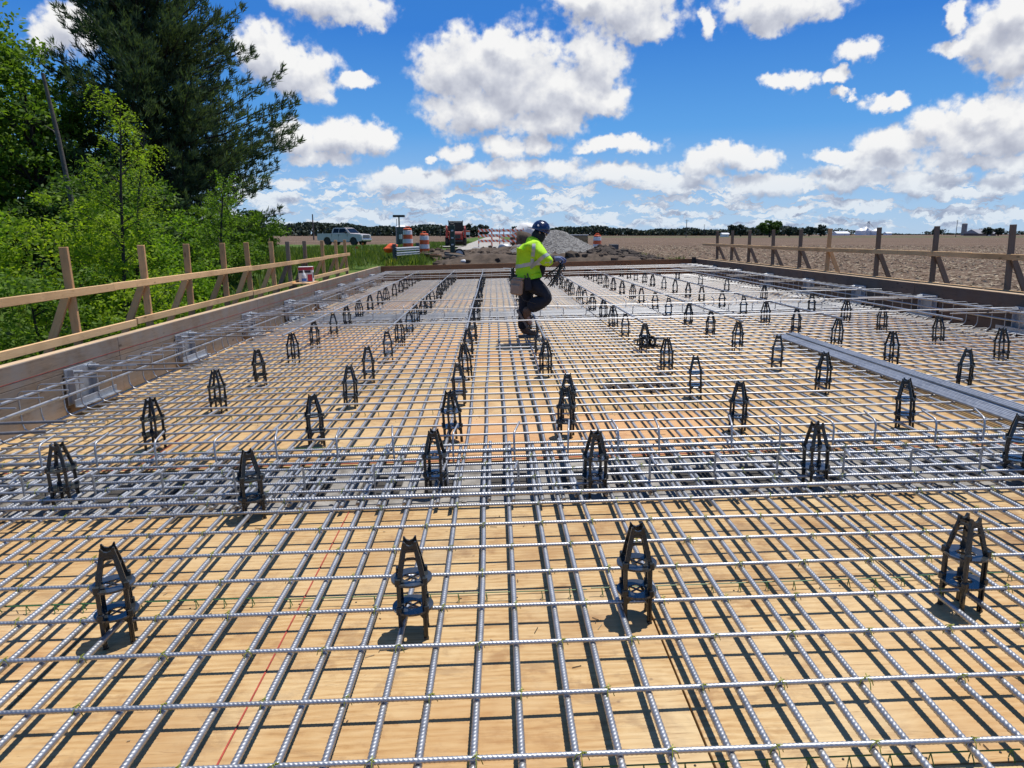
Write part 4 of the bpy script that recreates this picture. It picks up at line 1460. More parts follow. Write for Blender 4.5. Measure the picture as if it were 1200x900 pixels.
LP = [(6.5, -0.02), (8.19, 0.0), (9.92, 0.0), (11.31, 0.01), (12.85, 0.0), (14.15, 0.01), (15.69, 0.0), (16.95, -0.01), (18.4, 0.0), (20.3, 0.0), (22.0, 0.0), (23.5, 0.0)]
LP = [(y, a + rnd.uniform(-0.015, 0.015)) for y, a in LP]
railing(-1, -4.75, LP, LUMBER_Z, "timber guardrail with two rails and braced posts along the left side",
        [(2.0, 9.0, 1.10, 1.118, 0.0), (8.95, 14.1, 1.125, 1.13, 0.002), (14.0, 20.4, 1.12, 1.135, 0.0), (20.2, 23.75, 1.15, 1.16, 0.003)],
        [(2.0, 9.4, 0.60, 0.625, 0.0), (9.42, 14.0, 0.645, 0.655, 0.004), (14.05, 18.6, 0.645, 0.66, 0.0), (18.7, 23.4, 0.67, 0.69, 0.0)])
RP = [(9.5, 0.0), (11.1, 0.0), (13.08, 0.0), (15.06, 0.0), (17.33, 0.0), (18.92, 0.0), (20.76, 0.0), (22.78, 0.0), (24.43, 0.0), (25.98, 0.0)]
RP = [(y, a + rnd.uniform(-0.02, 0.02)) for y, a in RP]
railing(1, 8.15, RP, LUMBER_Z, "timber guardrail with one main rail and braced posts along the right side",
        [(6.0, 12.0, 1.13, 1.122, 0.0), (11.95, 17.0, 1.13, 1.12, 0.003), (16.9, 21.8, 1.115, 1.115, 0.0), (21.7, 27.6, 1.12, 1.13, 0.002)],
        [(6.0, 11.5, 0.56, 0.57, 0.0), (11.6, 16.5, 0.57, 0.57, 0.003), (16.6, 21.5, 0.57, 0.58, 0.0), (21.6, 26.8, 0.58, 0.58, 0.0)])

# carton and bottle on the left form
t = thing("supply_carton", "red and white printed carton standing on the left timber rail", "carton", DT(-4.46, 17.28, 0.659, rz=0.12) @ Matrix.Scale(0.82, 4))
link("carton_body", MB().box((0, 0, 0.22), (0.40, 0.30, 0.44), CARTW, b=0.004).mesh("carton_body"), t)
m = MB()
m.box((0, -0.1515, 0.385), (0.395, 0.002, 0.09), CARTR)
m.box((-0.02, -0.1515, 0.30), (0.34, 0.002, 0.07), CARTB)
m.box((0.12, -0.1515, 0.12), (0.13, 0.002, 0.20), CARTR)
m.box((0.2012, 0, 0.19), (0.002, 0.22, 0.16), CARTB)
m.box((0.2012, 0.0, 0.385), (0.002, 0.29, 0.09), CARTR)
link("printed_panels", m.mesh("printed_panels"), t)
t = thing("spray_bottle", "white spray bottle with blue label standing before the carton", "bottle", DT(-4.44, 16.98, 0.659))
link("bottle_body", MB().lathe([(0.052, 0), (0.056, 0.02), (0.056, 0.15), (0.035, 0.21), (0.016, 0.24), (0.016, 0.28), (0.012, 0.285)], CARTW, 14).mesh("bottle_body", 0.7), t)
link("bottle_label", MB().lathe([(0.0575, 0.03), (0.0575, 0.10)], BLUELAB, 14, cap=False).mesh("bottle_label", 0.7), t)
m = MB().box((0, 0, 0), (0.42, 0.85, 0.036), LUMBER, b=0.003)
o = m.build("shelf_board", M=DT(-4.478, 17.2, 0.6405))
o['label'] = "short board laid across the left form under the carton"
o['category'] = "board"


# ------------------------------------------------------------------ vegetation
def leaf_mesh(name, C, N, U, size, aspect, mat):
    """C centres, N normals, U long axes; a folded two-quad leaf becomes one diamond"""
    n = len(C)
    U = U / (np.linalg.norm(U, axis=1, keepdims=True) + 1e-9)
    Vv = np.cross(N, U)
    Vv /= (np.linalg.norm(Vv, axis=1, keepdims=True) + 1e-9)
    s = size[:, None]
    a = aspect
    P = np.stack([C - U * s, C + Vv * s * a - U * s * 0.1, C + U * s, C - Vv * s * a - U * s * 0.1], 1).reshape(-1, 3)
    me = bpy.data.meshes.new(name)
    me.vertices.add(4 * n)
    me.vertices.foreach_set('co', P.astype(np.float32).ravel())
    me.loops.add(4 * n)
    me.loops.foreach_set('vertex_index', np.arange(4 * n, dtype=np.int32))
    me.polygons.add(n)
    me.polygons.foreach_set('loop_start', np.arange(0, 4 * n, 4, dtype=np.int32))
    me.update(calc_edges=True)
    me.materials.append(mat)
    return me


def rand_unit(g, n):
    v = g.normal(size=(n, 3))
    return v / np.linalg.norm(v, axis=1, keepdims=True)


def crown_leaves(name, clumps, radii, per, size, aspect, mat, g, up=0.5, flat=0.7):
    C = []
    for c, r in zip(clumps, radii):
        k = max(4, int(per * g.uniform(0.6, 1.4)))
        q = rand_unit(g, k) * (g.random((k, 1)) ** 0.45) * r
        q[:, 2] *= flat
        C.append(q + c)
    C = np.concatenate(C)
    n = len(C)
    N = rand_unit(g, n) + np.array([0, 0, up])
    U = rand_unit(g, n) * np.array([1, 1, 0.6]) + np.array([0, 0, -0.15])
    sz = size * g.uniform(0.6, 1.35, n)
    return leaf_mesh(name, C, N, U, sz, aspect, mat)


def tree(name, label, cat, base, h, rx, ry, nclump, per, leaf, mat, seed, bark=None, trunk_r=0.08, z0=0.15, clump_r=0.5, shape='round', group=None, aspect=0.5, lean=(0, 0), limbs=14, flat=0.7, gaps=0.0):
    """tapered trunk and limbs, crown of leaf clumps with gaps between them"""
    g = np.random.default_rng(seed)
    bark = bark or BARK
    root = thing(name, label, cat, Matrix.Translation(base), group)
    cl, rr = [], []
    tries = 0
    while len(cl) < nclump and tries < nclump * 30:
        tries += 1
        q = rand_unit(g, 1)[0] * (g.random() ** 0.4)
        z = z0 + (1 - z0) * (q[2] * 0.5 + 0.5)
        if shape == 'cone':
            w = 1.05 * (1 - (z - z0) / (1 - z0)) ** 0.7
            q = np.array([q[0] * w, q[1] * w, 0])
        elif shape == 'wide':
            w = 1.0
        elif shape == 'vase':
            w = 0.55 + 0.6 * z
            q = np.array([q[0] * w, q[1] * w, 0])
        p = np.array([q[0] * rx + lean[0] * z, q[1] * ry + lean[1] * z, z * h])
        if gaps and math.sin(p[0] * 2.3 / clump_r + seed) * math.sin(p[1] * 1.9 / clump_r) * math.sin(p[2] * 2.1 / clump_r + 1) > 1 - gaps:
            continue
        cl.append(p)
        rr.append(clump_r * g.uniform(0.55, 1.3))
    m = MB()
    top = Vector((lean[0] * 0.8, lean[1] * 0.8, h * 0.82))
    tp = [Vector((0, 0, -0.25)), Vector((0.03 * h * g.uniform(-1, 1), 0.02 * h, h * 0.25)), Vector((lean[0] * 0.4, lean[1] * 0.4, h * 0.5)) + Vector((g.uniform(-1, 1), g.uniform(-1, 1), 0)) * 0.03 * h, top]
    m.tube(tp, [trunk_r * 1.25, trunk_r, trunk_r * 0.7, trunk_r * 0.2], bark, 7)
    for p in sorted(cl, key=lambda q: g.random())[:limbs]:
        e = Vector(p)
        zz = max(0.08, min(0.7, e.z / h - 0.22)) * h
        k = zz / (h * 0.82)
        s = tp[0].lerp(tp[3], k) if k > 0.9 else (tp[0].lerp(tp[1], min(1, zz / (0.25 * h))) if zz < 0.25 * h else (tp[1].lerp(tp[2], (zz - 0.25 * h) / (0.25 * h)) if zz < 0.5 * h else tp[2].lerp(tp[3], (zz - 0.5 * h) / (0.32 * h))))
        mid = s.lerp(e, 0.5) + Vector((g.uniform(-1, 1), g.uniform(-1, 1), g.uniform(-0.3, 1))) * 0.06 * h
        m.tube([s, mid, e], [trunk_r * 0.45, trunk_r * 0.28, trunk_r * 0.08], bark, 5, caps=False)
    link("trunk", m.mesh("trunk", 1.2), root)
    link("crown", crown_leaves("crown", cl, rr, per, leaf, aspect, mat, g, flat=flat), root)
    return root


def at(px, py, Y):
    """where a direction measured in the photograph meets a given distance"""
    f, p, yw = 832.0, math.radians(11.944), math.radians(1.482)
    cx, cy = (px - 600) / f, (450 - py) / f
    F = cy * math.sin(p) + math.cos(p)
    Z = cy * math.cos(p) - math.sin(p)
    X, Yy = cx * math.cos(yw) + F * math.sin(yw), F * math.cos(yw) - cx * math.sin(yw)
    t = Y / Yy
    return Vector((t * X, Y, 1.63 + t * Z))


def gz(x, y):
    return terrain_z(x, y)


# the big white pine
def pine(base, h, label, seed):
    g = np.random.default_rng(seed)
    root = thing("pine_tree", label, "pine tree", Matrix.Translation(base))
    m = MB()
    m.tube([(0, 0, -0.3), (0.1, 0, h * 0.3), (-0.1, 0.1, h * 0.65), (0, 0, h)], [0.34, 0.27, 0.16, 0.03], BARKDK, 10)
    C, N, U, S = [], [], [], []
    z = 0.9
    while z < h - 0.2:
        k = z / h
        for b in range(int(g.integers(6, 9))):
            az = g.uniform(0, 2 * pi)
            prof = min(4.7, 6.6 * (1 - k)) + 0.3
            if k < 0.22:
                prof *= 0.80 + 0.9 * k
            if math.cos(az) < -0.2:
                prof *= 0.78
            L = prof * g.choice([0.6, 0.75, 0.88, 0.98, 1.08]) * (1 + 0.10 * math.sin(az * 2 + 1.0))
            d = np.array([math.cos(az), math.sin(az), 0])
            side = np.array([-d[1], d[0], 0])
            rise = g.uniform(-0.16, 0.06) + 0.5 * k
            npt = max(4, int(L / 0.26))
            pts = []
            for i in range(npt + 1):
                t = i / npt
                zz = z + L * (rise * t + 0.26 * t * t * (1 - 0.4 * k))
                pts.append(np.array([0, 0, 0]) + d * L * t + side * 0.14 * L * math.sin(t * 2 + b) + np.array([0, 0, zz]))
            m.tube([Vector(pts[0]), Vector(pts[len(pts) // 2]), Vector(pts[-1])], [0.05 + 0.02 * (1 - k), 0.035, 0.01], BARKDK, 5, caps=False)
            for i in range(1, npt + 1):
                t = i / npt
                if t < 0.15 and k < 0.8:
                    continue
                spread = 0.72 * min(1.0, 1.42 - t) * min(1, L / 2.2) + 0.12
                for q in range(4):
                    o = side * g.uniform(-1, 1) * spread + np.array([0, 0, g.uniform(-0.14, 0.22)])
                    c = pts[i] + o
                    dirn = d * 0.75 + np.array([0, 0, 0.55 + 0.35 * t]) + o * 0.9
                    nb = int(g.integers(11, 15))
                    u = dirn / np.linalg.norm(dirn) + rand_unit(g, nb) * 0.72
                    C.append(c + u * 0.10 + rand_unit(g, nb) * 0.07)
                    U.append(u)
                    N.append(rand_unit(g, nb))
                    S.append(g.uniform(0.085, 0.175, nb))
        z += g.uniform(0.20, 0.30)
    link("trunk", m.mesh("trunk", 1.2), root)
    C, N, U, S = np.concatenate(C), np.concatenate(N), np.concatenate(U), np.concatenate(S)
    link("crown", leaf_mesh("crown", C, N, U, S, 0.14, L_PINE), root)
    return root


pine((-14.0, 31.0, gz(-14.0, 31) - 0.1), 15.4, "tall dark pine with upswept branch tips behind the light green shrubs", 5)
# tall broadleaf at the left edge of the frame, and its neighbours
tree("broadleaf_tree", "tall dark broadleaf tree at the photo's left edge, left of the pine", "tree", (-21.0, 27.5, -0.6), 12.8, 4.6, 4.2, 170, 140, 0.11, L_MID, 11, BARKDK, 0.24, 0.2, 0.85, aspect=0.6, limbs=30)
tree("broadleaf_tree", "mid green broadleaf tree filling the gap between the tall dark tree and the pine", "tree", (-17.4, 28.5, -0.4), 9.2, 2.6, 2.6, 90, 110, 0.10, L_MID, 12, BARKDK, 0.16, 0.2, 0.7, limbs=24)
tree("broadleaf_tree", "dense dark bushy tree low behind the shrubs at the left edge", "tree", (-17.5, 20.5, -1.9), 6.2, 4.0, 2.6, 120, 120, 0.10, L_MID, 13, BARKDK, 0.14, 0.05, 0.75, limbs=18)
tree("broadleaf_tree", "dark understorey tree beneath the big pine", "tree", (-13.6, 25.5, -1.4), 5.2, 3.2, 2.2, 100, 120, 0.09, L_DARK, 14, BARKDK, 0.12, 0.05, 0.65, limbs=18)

tree("broadleaf_tree", "mid green tree standing behind the snag at the photo's left edge", "tree", (-23.5, 35.0, -0.2), 9.5, 5.0, 3.5, 130, 130, 0.12, L_MID, 15, BARKDK, 0.2, 0.08, 0.9, limbs=20)
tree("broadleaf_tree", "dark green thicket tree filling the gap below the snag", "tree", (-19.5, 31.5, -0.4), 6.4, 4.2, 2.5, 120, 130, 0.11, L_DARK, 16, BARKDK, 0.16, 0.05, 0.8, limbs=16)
# grey dead snag leaning among the trees
m = MB()
m.tube([(-0.55, 0, 7.0), (-0.35, 0.05, 5.2), (-0.1, 0, 2.5), (0.05, 0, -0.5)], [0.05, 0.065, 0.08, 0.10], SNAGM, 10)
m.tube([(-0.33, 0.05, 5.1), (-0.5, 0.1, 5.35), (-0.75, 0.1, 5.5)], [0.03, 0.02, 0.01], SNAGM, 6)
p = at(84, 190, 23.5)
o = m.build("dead_tree", smooth=1.0, M=W(p.x, p.y, p.z - 4.4))
tag(o, "grey dead tree trunk leaning among the leaves left of the pine", "dead tree")

# shrubs on the creek bank, front to back
SH = [
    # name, x, y, z, h, rx, ry, clumps, per, leaf, mat, seed, label
    (-8.6, 7.6, -2.0, 3.3, 1.9, 1.5, 75, 95, 0.050, L_SHADE, 21, "bush with shade-coloured dark leaves below the left guardrail at the photo's edge"),
    (-9.3, 11.0, -2.0, 3.9, 1.7, 1.6, 85, 100, 0.052, L_SHRUB, 22, "light green bush behind the two nearest left guardrail posts"),
    (-8.2, 12.8, -1.9, 3.1, 1.5, 1.4, 70, 95, 0.050, L_MID, 23, "mid green bush behind the third left guardrail post"),
    (-11.4, 14.2, -1.9, 5.4, 1.9, 1.7, 95, 100, 0.058, L_SHRUB, 24, "tall light green bush at the photo's left edge"),
    (-9.2, 16.2, -1.4, 4.0, 1.7, 1.5, 85, 100, 0.055, L_YOUNG, 25, "yellow green bush in front of the pine's lower left"),
    (-13.4, 16.8, -1.8, 6.2, 2.2, 1.8, 100, 100, 0.062, L_SHRUB, 26, "tall bright green bush under the broadleaf tree at the left"),
    (-8.9, 19.0, -0.9, 3.2, 1.5, 1.4, 70, 95, 0.055, L_SHRUB, 27, "rounded green bush in front of the pine trunk"),
    (-10.6, 21.0, -0.8, 4.4, 1.7, 1.5, 80, 100, 0.06, L_MID, 28, "green bush standing just left of the pine's foot"),
    (-8.6, 23.2, -0.2, 2.1, 1.6, 1.4, 60, 95, 0.055, L_MID, 29, "low green bush right of the pine's foot"),
    (-10.4, 27.0, 0.1, 2.9, 1.9, 1.5, 70, 100, 0.06, L_MID, 30, "broad green bush under the pine's right side"),
    (-10.8, 32.5, 0.2, 2.5, 1.8, 1.6, 60, 100, 0.065, L_MID, 31, "green bush at the right edge of the pine by the grass"),
    (-13.0, 38.0, 0.2, 2.6, 2.2, 1.8, 60, 100, 0.075, L_DARK, 32, "dark low bush at the field edge right of the pine"),
    (-7.4, 9.6, -2.1, 2.5, 1.3, 1.2, 60, 95, 0.045, L_SHADE, 33, "small bush with shade-coloured leaves between the first and second left guardrail posts"),
    (-7.0, 14.8, -1.7, 2.6, 1.2, 1.2, 55, 95, 0.045, L_YOUNG, 34, "small yellow green bush behind the fourth left guardrail post"),
    (-7.2, 17.4, -1.1, 2.2, 1.1, 1.1, 50, 95, 0.045, L_SHRUB, 35, "small green bush behind the fifth left guardrail post"),
    (-6.4, 7.0, -2.2, 2.25, 1.3, 1.2, 60, 95, 0.042, L_SHADE, 36, "low bush with shade-coloured dark leaves under the left rail"),
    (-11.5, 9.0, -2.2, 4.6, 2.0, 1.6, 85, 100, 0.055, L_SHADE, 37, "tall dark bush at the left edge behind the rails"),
    (-15.5, 12.5, -2.0, 6.0, 2.2, 2.0, 95, 100, 0.065, L_SHRUB, 38, "tall green bush far left, partly outside the photo"),
]
for (x, y, z, h, rx, ry, nc, per, lf, mt, sd, lab) in SH:
    tree("bush", lab, "bush", (x, y, z), h, rx, ry, nc, per, lf, mt, sd, BARKDK, 0.04, 0.06, 0.42 * (h / 3.4) ** 0.5, 'vase', "bushes on the creek bank", aspect=0.48, limbs=16, flat=0.65, gaps=0.45)


# the slender sapling with wispy layered sprays
def sapling(base, h, lean, spread, label, seed, n=26, mat=L_YOUNG):
    g = np.random.default_rng(seed)
    root = thing("sapling", label, "sapling", Matrix.Translation(base))
    m = MB()
    tp = [Vector((0, 0, -0.2)), Vector((lean * 0.15, 0, h * 0.35)), Vector((lean * 0.45, 0.1, h * 0.7)), Vector((lean, 0.1, h))]
    m.tube(tp, [0.055, 0.042, 0.026, 0.006], BARKDK, 7)
    C, N, U, S = [], [], [], []
    for i in range(n):
        k = 0.28 + 0.72 * i / n
        s = tp[1].lerp(tp[2], min(1, max(0, (k - 0.35) / 0.35))) if k < 0.7 else tp[2].lerp(tp[3], (k - 0.7) / 0.3)
        az = g.uniform(0, 2 * pi)
        L = spread * (1.15 - k * 0.75) * g.uniform(0.6, 1.2)
        d = np.array([math.cos(az), math.sin(az), 0.28 + 0.5 * k])
        e = np.array(s) + d * L
        m.tube([s, s.lerp(Vector(e), 0.5) + Vector((0, 0, 0.05)), Vector(e)], [0.014, 0.009, 0.003], BARKDK, 5, caps=False)
        for q in range(int(10 + L * 8)):
            t = g.uniform(0.25, 1.05)
            c = np.array(s) + d * L * t + np.array([0, 0, 0.03])
            tw = rand_unit(g, 1)[0] * np.array([1, 1, 0.25])
            for w in range(14):                # pinnate sprays along a twig
                C.append(c + tw * (0.03 * w) + np.array([0, 0, -0.0016 * w * w]) + g.normal(size=3) * 0.014)
                N.append(np.array([0, 0, 1.0]) + g.normal(size=3) * 0.5)
                U.append(np.cross(tw, [0, 0, 1]) * (1 if w % 2 else -1) + g.normal(size=3) * 0.25)
                S.append(g.uniform(0.022, 0.042))
    link("trunk", m.mesh("trunk", 1.2), root)
    link("crown", leaf_mesh("crown", np.array(C), np.array(N), np.array(U), np.array(S), 0.42, mat), root)


sapling((-8.0, 15.6, -1.6), 5.9, 0.35, 1.25, "slender yellow green sapling with wispy layered sprays in front of the pine", 51)
sapling((-9.9, 13.2, -1.9), 5.0, -0.2, 1.1, "slender yellow green sapling left of the taller one", 52)
sapling((-8.9, 18.0, -1.1), 5.2, 0.6, 1.0, "slender sapling with few leaves right of the tallest one", 53, 18)
sapling((-8.1, 21.5, -0.5), 3.7, 0.3, 1.0, "small bright sapling before the pine's right side", 54, 20, L_SHRUB)


# grass and weeds on the left verge and along the dirt
def grass(name, label, n, xr, yr, hmin, hmax, mat, seed, keep=None, width=0.10, cat="grass"):
    g = np.random.default_rng(seed)
    C, U, N, S = [], [], [], []
    k = 0
    while k < n:
        x, y = g.uniform(*xr), yr[0] + (yr[1] - yr[0]) * g.random() ** 1.5
        if keep and not keep(x, y):
            k += 0.2
            continue
        h = g.uniform(hmin, hmax) * (0.5 + 0.5 * (math.sin(x * 1.3 + seed) * math.sin(y * 0.9) > -0.2))
        for b in range(4):
            u = np.array([g.normal() * 0.35, g.normal() * 0.35, 1.0])
            C.append((x + g.normal() * 0.07, y + g.normal() * 0.07, gz(x, y) + h * 0.42))
            U.append(u)
            N.append(rand_unit(g, 1)[0] * np.array([1, 1, 0.2]))
            S.append(h * 0.55)
        k += 1
    o = link(name, leaf_mesh(name, np.array(C), np.array(N), np.array(U), np.array(S), width, mat))
    tag(kind(o, 'stuff'), label, cat)


grass("verge_grass", "long green grass on the verge left of the bridge end", 15000, (-24, -2.6), (17, 62), 0.18, 0.5, L_GRASS, 61, lambda x, y: x < -5.3 or (y > 28 and x < -2.6 - 0.05 * (y - 28)))
grass("yellow_weeds", "yellow flowering weeds scattered through the verge grass", 2600, (-22, -4), (26, 60), 0.12, 0.35, L_WEED, 62, lambda x, y: math.sin(x * 0.7) * math.sin(y * 0.33 + 1) > 0.15, 0.25, "weeds")
grass("mound_grass", "grass tufts around the drums and the gravel", 900, (-5.2, 9), (29.5, 48), 0.08, 0.28, L_GRASS, 63, lambda x, y: x < -2.4 or x > 5.4, 0.12)
grass("roadside_grass", "green grass beside the pale road by the skid steer", 2500, (-9, -2.8), (56, 100), 0.1, 0.32, L_GRASS, 64, lambda x, y: x < -7.3 or y > 67)

# pale residue lying on the harvested field
g_ = np.random.default_rng(71)
n = 52000
yy = 8 + 80 * g_.random(n) ** 1.35
xx = 9.2 + (6 + yy * 0.95) * g_.random(n)
zz = np.array([gz(a, b) for a, b in zip(xx, yy)]) + 0.03
U = rand_unit(g_, n) * np.array([1.6, 0.7, 0.25])
N = rand_unit(g_, n) * np.array([0.5, 0.5, 1]) + np.array([0, 0, 0.6])
o = link("crop_residue", leaf_mesh("crop_residue", np.stack([xx, yy, zz], 1), N, U, g_.uniform(0.03, 0.13, n), 0.22, STRAW))
tag(kind(o, 'stuff'), "pale corn stalk residue scattered over the field right of the bridge", "crop residue")

# distant wood along the horizon
def far_wood(name, label, x0, x1, y, hlo, hhi, seed, n, dens=1.0):
    g = np.random.default_rng(seed)
    C, S = [], []
    k = 0
    while k < n:
        x = g.uniform(x0, x1)
        prof = hlo + (hhi - hlo) * (0.5 + 0.28 * math.sin(x * 0.021 + seed) + 0.22 * math.sin(x * 0.067 + 2 * seed) + 0.12 * math.sin(x * 0.19))
        if dens < 1 and math.sin(x * 0.013 + seed) + 0.6 * math.sin(x * 0.041) < 1 - 2 * dens:
            prof *= 0.35
        z = prof * g.random() ** 0.8
        C.append((x, y + g.uniform(-14, 14), z - 0.6))
        S.append(g.uniform(0.8, 1.9))
        k += 1
    n = len(C)
    o = link(name, leaf_mesh(name, np.array(C), rand_unit(g, n) + np.array([0, -0.4, 0.3]), rand_unit(g, n), np.array(S), 0.8, L_FAR))
    tag(kind(o, 'stuff'), label, "wood")


far_wood("distant_wood", "dark wood along the horizon behind the pickup truck", -520, -20, 620, 7, 12.0, 81, 15000)
far_wood("distant_wood", "low dark tree belt along the horizon right of the gravel pile", 20, 330, 760, 5, 10.5, 82, 9500)
far_wood("distant_wood", "thin low tree belt along the horizon at the right", 480, 1700, 1320, 3.0, 11.5, 83, 11000, 0.6)
far_wood("distant_wood", "dark wood on the horizon at the far left behind the bushes", -900, -420, 600, 8, 14, 84, 5000)

# single trees one can tell apart far off
FT = [(902, 400, 9.0, 7.5, L_DARK, "round lone tree standing in the field beyond the right guardrail", 'round', 0.12),
      (858, 520, 8.2, 4.5, L_FAR, "distant tree left of the white far building", 'round', 0.05),
      (868, 540, 9.5, 5.5, L_FAR, "distant tree right of the white far building", 'round', 0.05),
      (925, 560, 6.0, 5.0, L_FAR, "small distant tree right of the round lone tree", 'round', 0.05),
      (948, 560, 8.0, 6.5, L_FAR, "left one of the two dark distant trees before the grain elevator", 'round', 0.02),
      (962, 560, 8.4, 6.5, L_FAR, "right one of the two dark distant trees before the grain elevator", 'round', 0.02),
      (1157, 640, 7.5, 6.0, L_FAR, "distant tree behind the dark roofed barn", 'round', 0.05),
      (1170, 640, 7.0, 4.5, L_FAR, "distant tree right of the dark roofed barn", 'round', 0.05),
      (1098, 700, 7.0, 6.0, L_FAR, "small distant tree left of the pale silo tower", 'round', 0.05)]
for k, (px, Y, h, w, mt, lab, shp, z0) in enumerate(FT):
    p = at(px, 275, Y)
    tree("field_tree", lab, "tree", (p.x, Y, -0.3), h, w * (0.95 if k == 0 else 0.75), w * 0.7, 60 if k == 0 else 34, 60, 0.55, mt, 200 + k, BARKDK, 0.45, z0 + 0.12, 1.35 if k == 0 else 1.5, shp, "far field trees", limbs=14, aspect=0.7)
for k, (px, h) in enumerate(((548, 9.0), (555, 7.6), (562, 9.6), (568, 8.0))):
    p = at(px, 275, 300)
    tree("evergreen_tree", "dark evergreen in the clump beside the road, %s from the left" % ORD[k + 1], "tree", (p.x, 300 + 3 * k, 0.0), h * 0.62, 1.9, 1.9, 34, 60, 0.34, L_FAR, 230 + k, BARKDK, 0.22, 0.02, 0.9, 'round', "evergreens beside the road", limbs=6, aspect=0.7)


# ------------------------------------------------------------------ earthworks
def noise2(x, y, s):
    return math.sin(x * 1.7 + s) * math.sin(y * 1.9 + 2 * s) + 0.55 * math.sin(x * 4.1 + 3 * s + y) * math.sin(y * 4.7 - s) + 0.35 * math.sin(x * 9.3 + s) * math.sin(y * 8.1 + 5 * s)


def mound(name, label, cx, cy, ax, ay, h, base, mat, seed, rough=0.1, res=46, prof=None, clods=0, cat="soil", fine=0.0):
    r = random.Random(seed)
    vs, fs = [], []
    for j in range(res + 1):
        for i in range(res + 1):
            u, v = i / res * 2 - 1, j / res * 2 - 1
            d = math.hypot(u, v)
            k = prof(u, v) if prof else max(0, 1 - d ** 1.6)
            x, y = u * ax, v * ay
            z = h * k
            if k > 0.01:
                z += (rough * noise2(x, y, seed) + r.uniform(-fine, fine)) * min(1, k * 5)
            vs.append((x, y, z if k > 0 else -0.3))
    w = res + 1
    for j in range(res):
        for i in range(res):
            fs.append((j * w + i, j * w + i + 1, (j + 1) * w + i + 1, (j + 1) * w + i))
    m = MB().add(vs, fs, mat)
    o = m.build(name, smooth=3.2, M=W(cx, cy, base))
    tag(kind(o, 'stuff'), label, cat)
    if clods:
        c = MB()
        for _ in range(clods):
            u, v = r.uniform(-0.95, 0.95), r.uniform(-0.95, 0.95)
            d = math.hypot(u, v)
            k = prof(u, v) if prof else max(0, 1 - d ** 1.6)
            if k < 0.05:
                continue
            s = r.uniform(0.05, 0.17) * (1 if r.random() < 0.8 else 1.6)
            c.blob((u * ax, v * ay, h * k + rough * noise2(u * ax, v * ay, seed)), (s, s * r.uniform(0.7, 1), s * r.uniform(0.5, 0.9)), mat, seed=r.randint(0, 9999), rough=0.28, sub=1)
        kind(c.build("clods", o), 'stuff')
    return o


def bankprof(u, v):
    a = max(0, 1 - abs(u) ** 5)
    if v < -0.25:
        b = max(0, min(1, (v + 0.75) / 0.35))
    else:
        b = max(0, 1 - ((v + 0.25) / 1.25) ** 2)
    return a * b


mound("soil_bank", "cut soil bank with a flat top just beyond the far bulkhead", 2.3, 30.0, 4.9, 2.3, 0.46, 0.34, DIRT, 3, 0.05, 60, bankprof, 120, fine=0.02)
mound("soil_bank", "rough brown soil heap between the upright jack and the barricades", 1.2, 40.5, 4.6, 3.4, 0.50, 0.36, DIRT, 8, 0.13, 50, None, 240, fine=0.03)
mound("soil_bank", "low soil heap with broken timber under the two orange drums", -2.9, 36.6, 2.6, 2.4, 0.52, 0.30, DIRT, 9, 0.08, 40, None, 90, fine=0.03)
mound("clod_heap", "dark cloddy soil heap right of the gravel pile", 5.1, 32.0, 3.0, 1.5, 0.62, 0.30, DIRTDK, 5, 0.12, 44, None, 420, fine=0.05)
mound("gravel_pile", "tall grey gravel pile behind the worker's hands", 3.35, 38.6, 3.1, 2.8, 1.70, 0.28, GRAVELM, 6, 0.035, 64, lambda u, v: max(0.0, min(1.0 - 0.93 * (math.hypot(u, v) - 0.0) ** 1.0 if math.hypot(u, v) > 0.2 else 0.90 - 2.3 * math.hypot(u, v) ** 2 + 0.006, 1)), 0, "gravel pile", fine=0.022)
mound("gravel_pile", "small pale gravel heap left of the worker's back", 1.7, 44.0, 1.9, 1.6, 0.66, 0.34, GRAVELM, 7, 0.03, 36, None, 0, "gravel pile", fine=0.02)

# broken boards and slabs under the drums
r_ = random.Random(17)
for k in range(9):
    a = r_.uniform(-0.5, 0.5)
    x, y = -3.1 + r_.uniform(-0.9, 1.6), 34.6 + r_.uniform(-0.3, 0.5)
    o = MB().box((0, 0, 0), (r_.uniform(0.7, 1.5), r_.uniform(0.15, 0.3), r_.uniform(0.06, 0.12)), r_.choice((FORM_OLD, BULK, CONCDK)), b=0.01).build("broken_board", M=W(x, y, 0.44 + 0.035 * k, rz=a, ry=r_.uniform(-0.12, 0.12)))
    tag(o, "broken board in the heap before the orange drums, %s counted upward from the soil" % ORD[k + 1], "board", "broken boards in front of the drums")


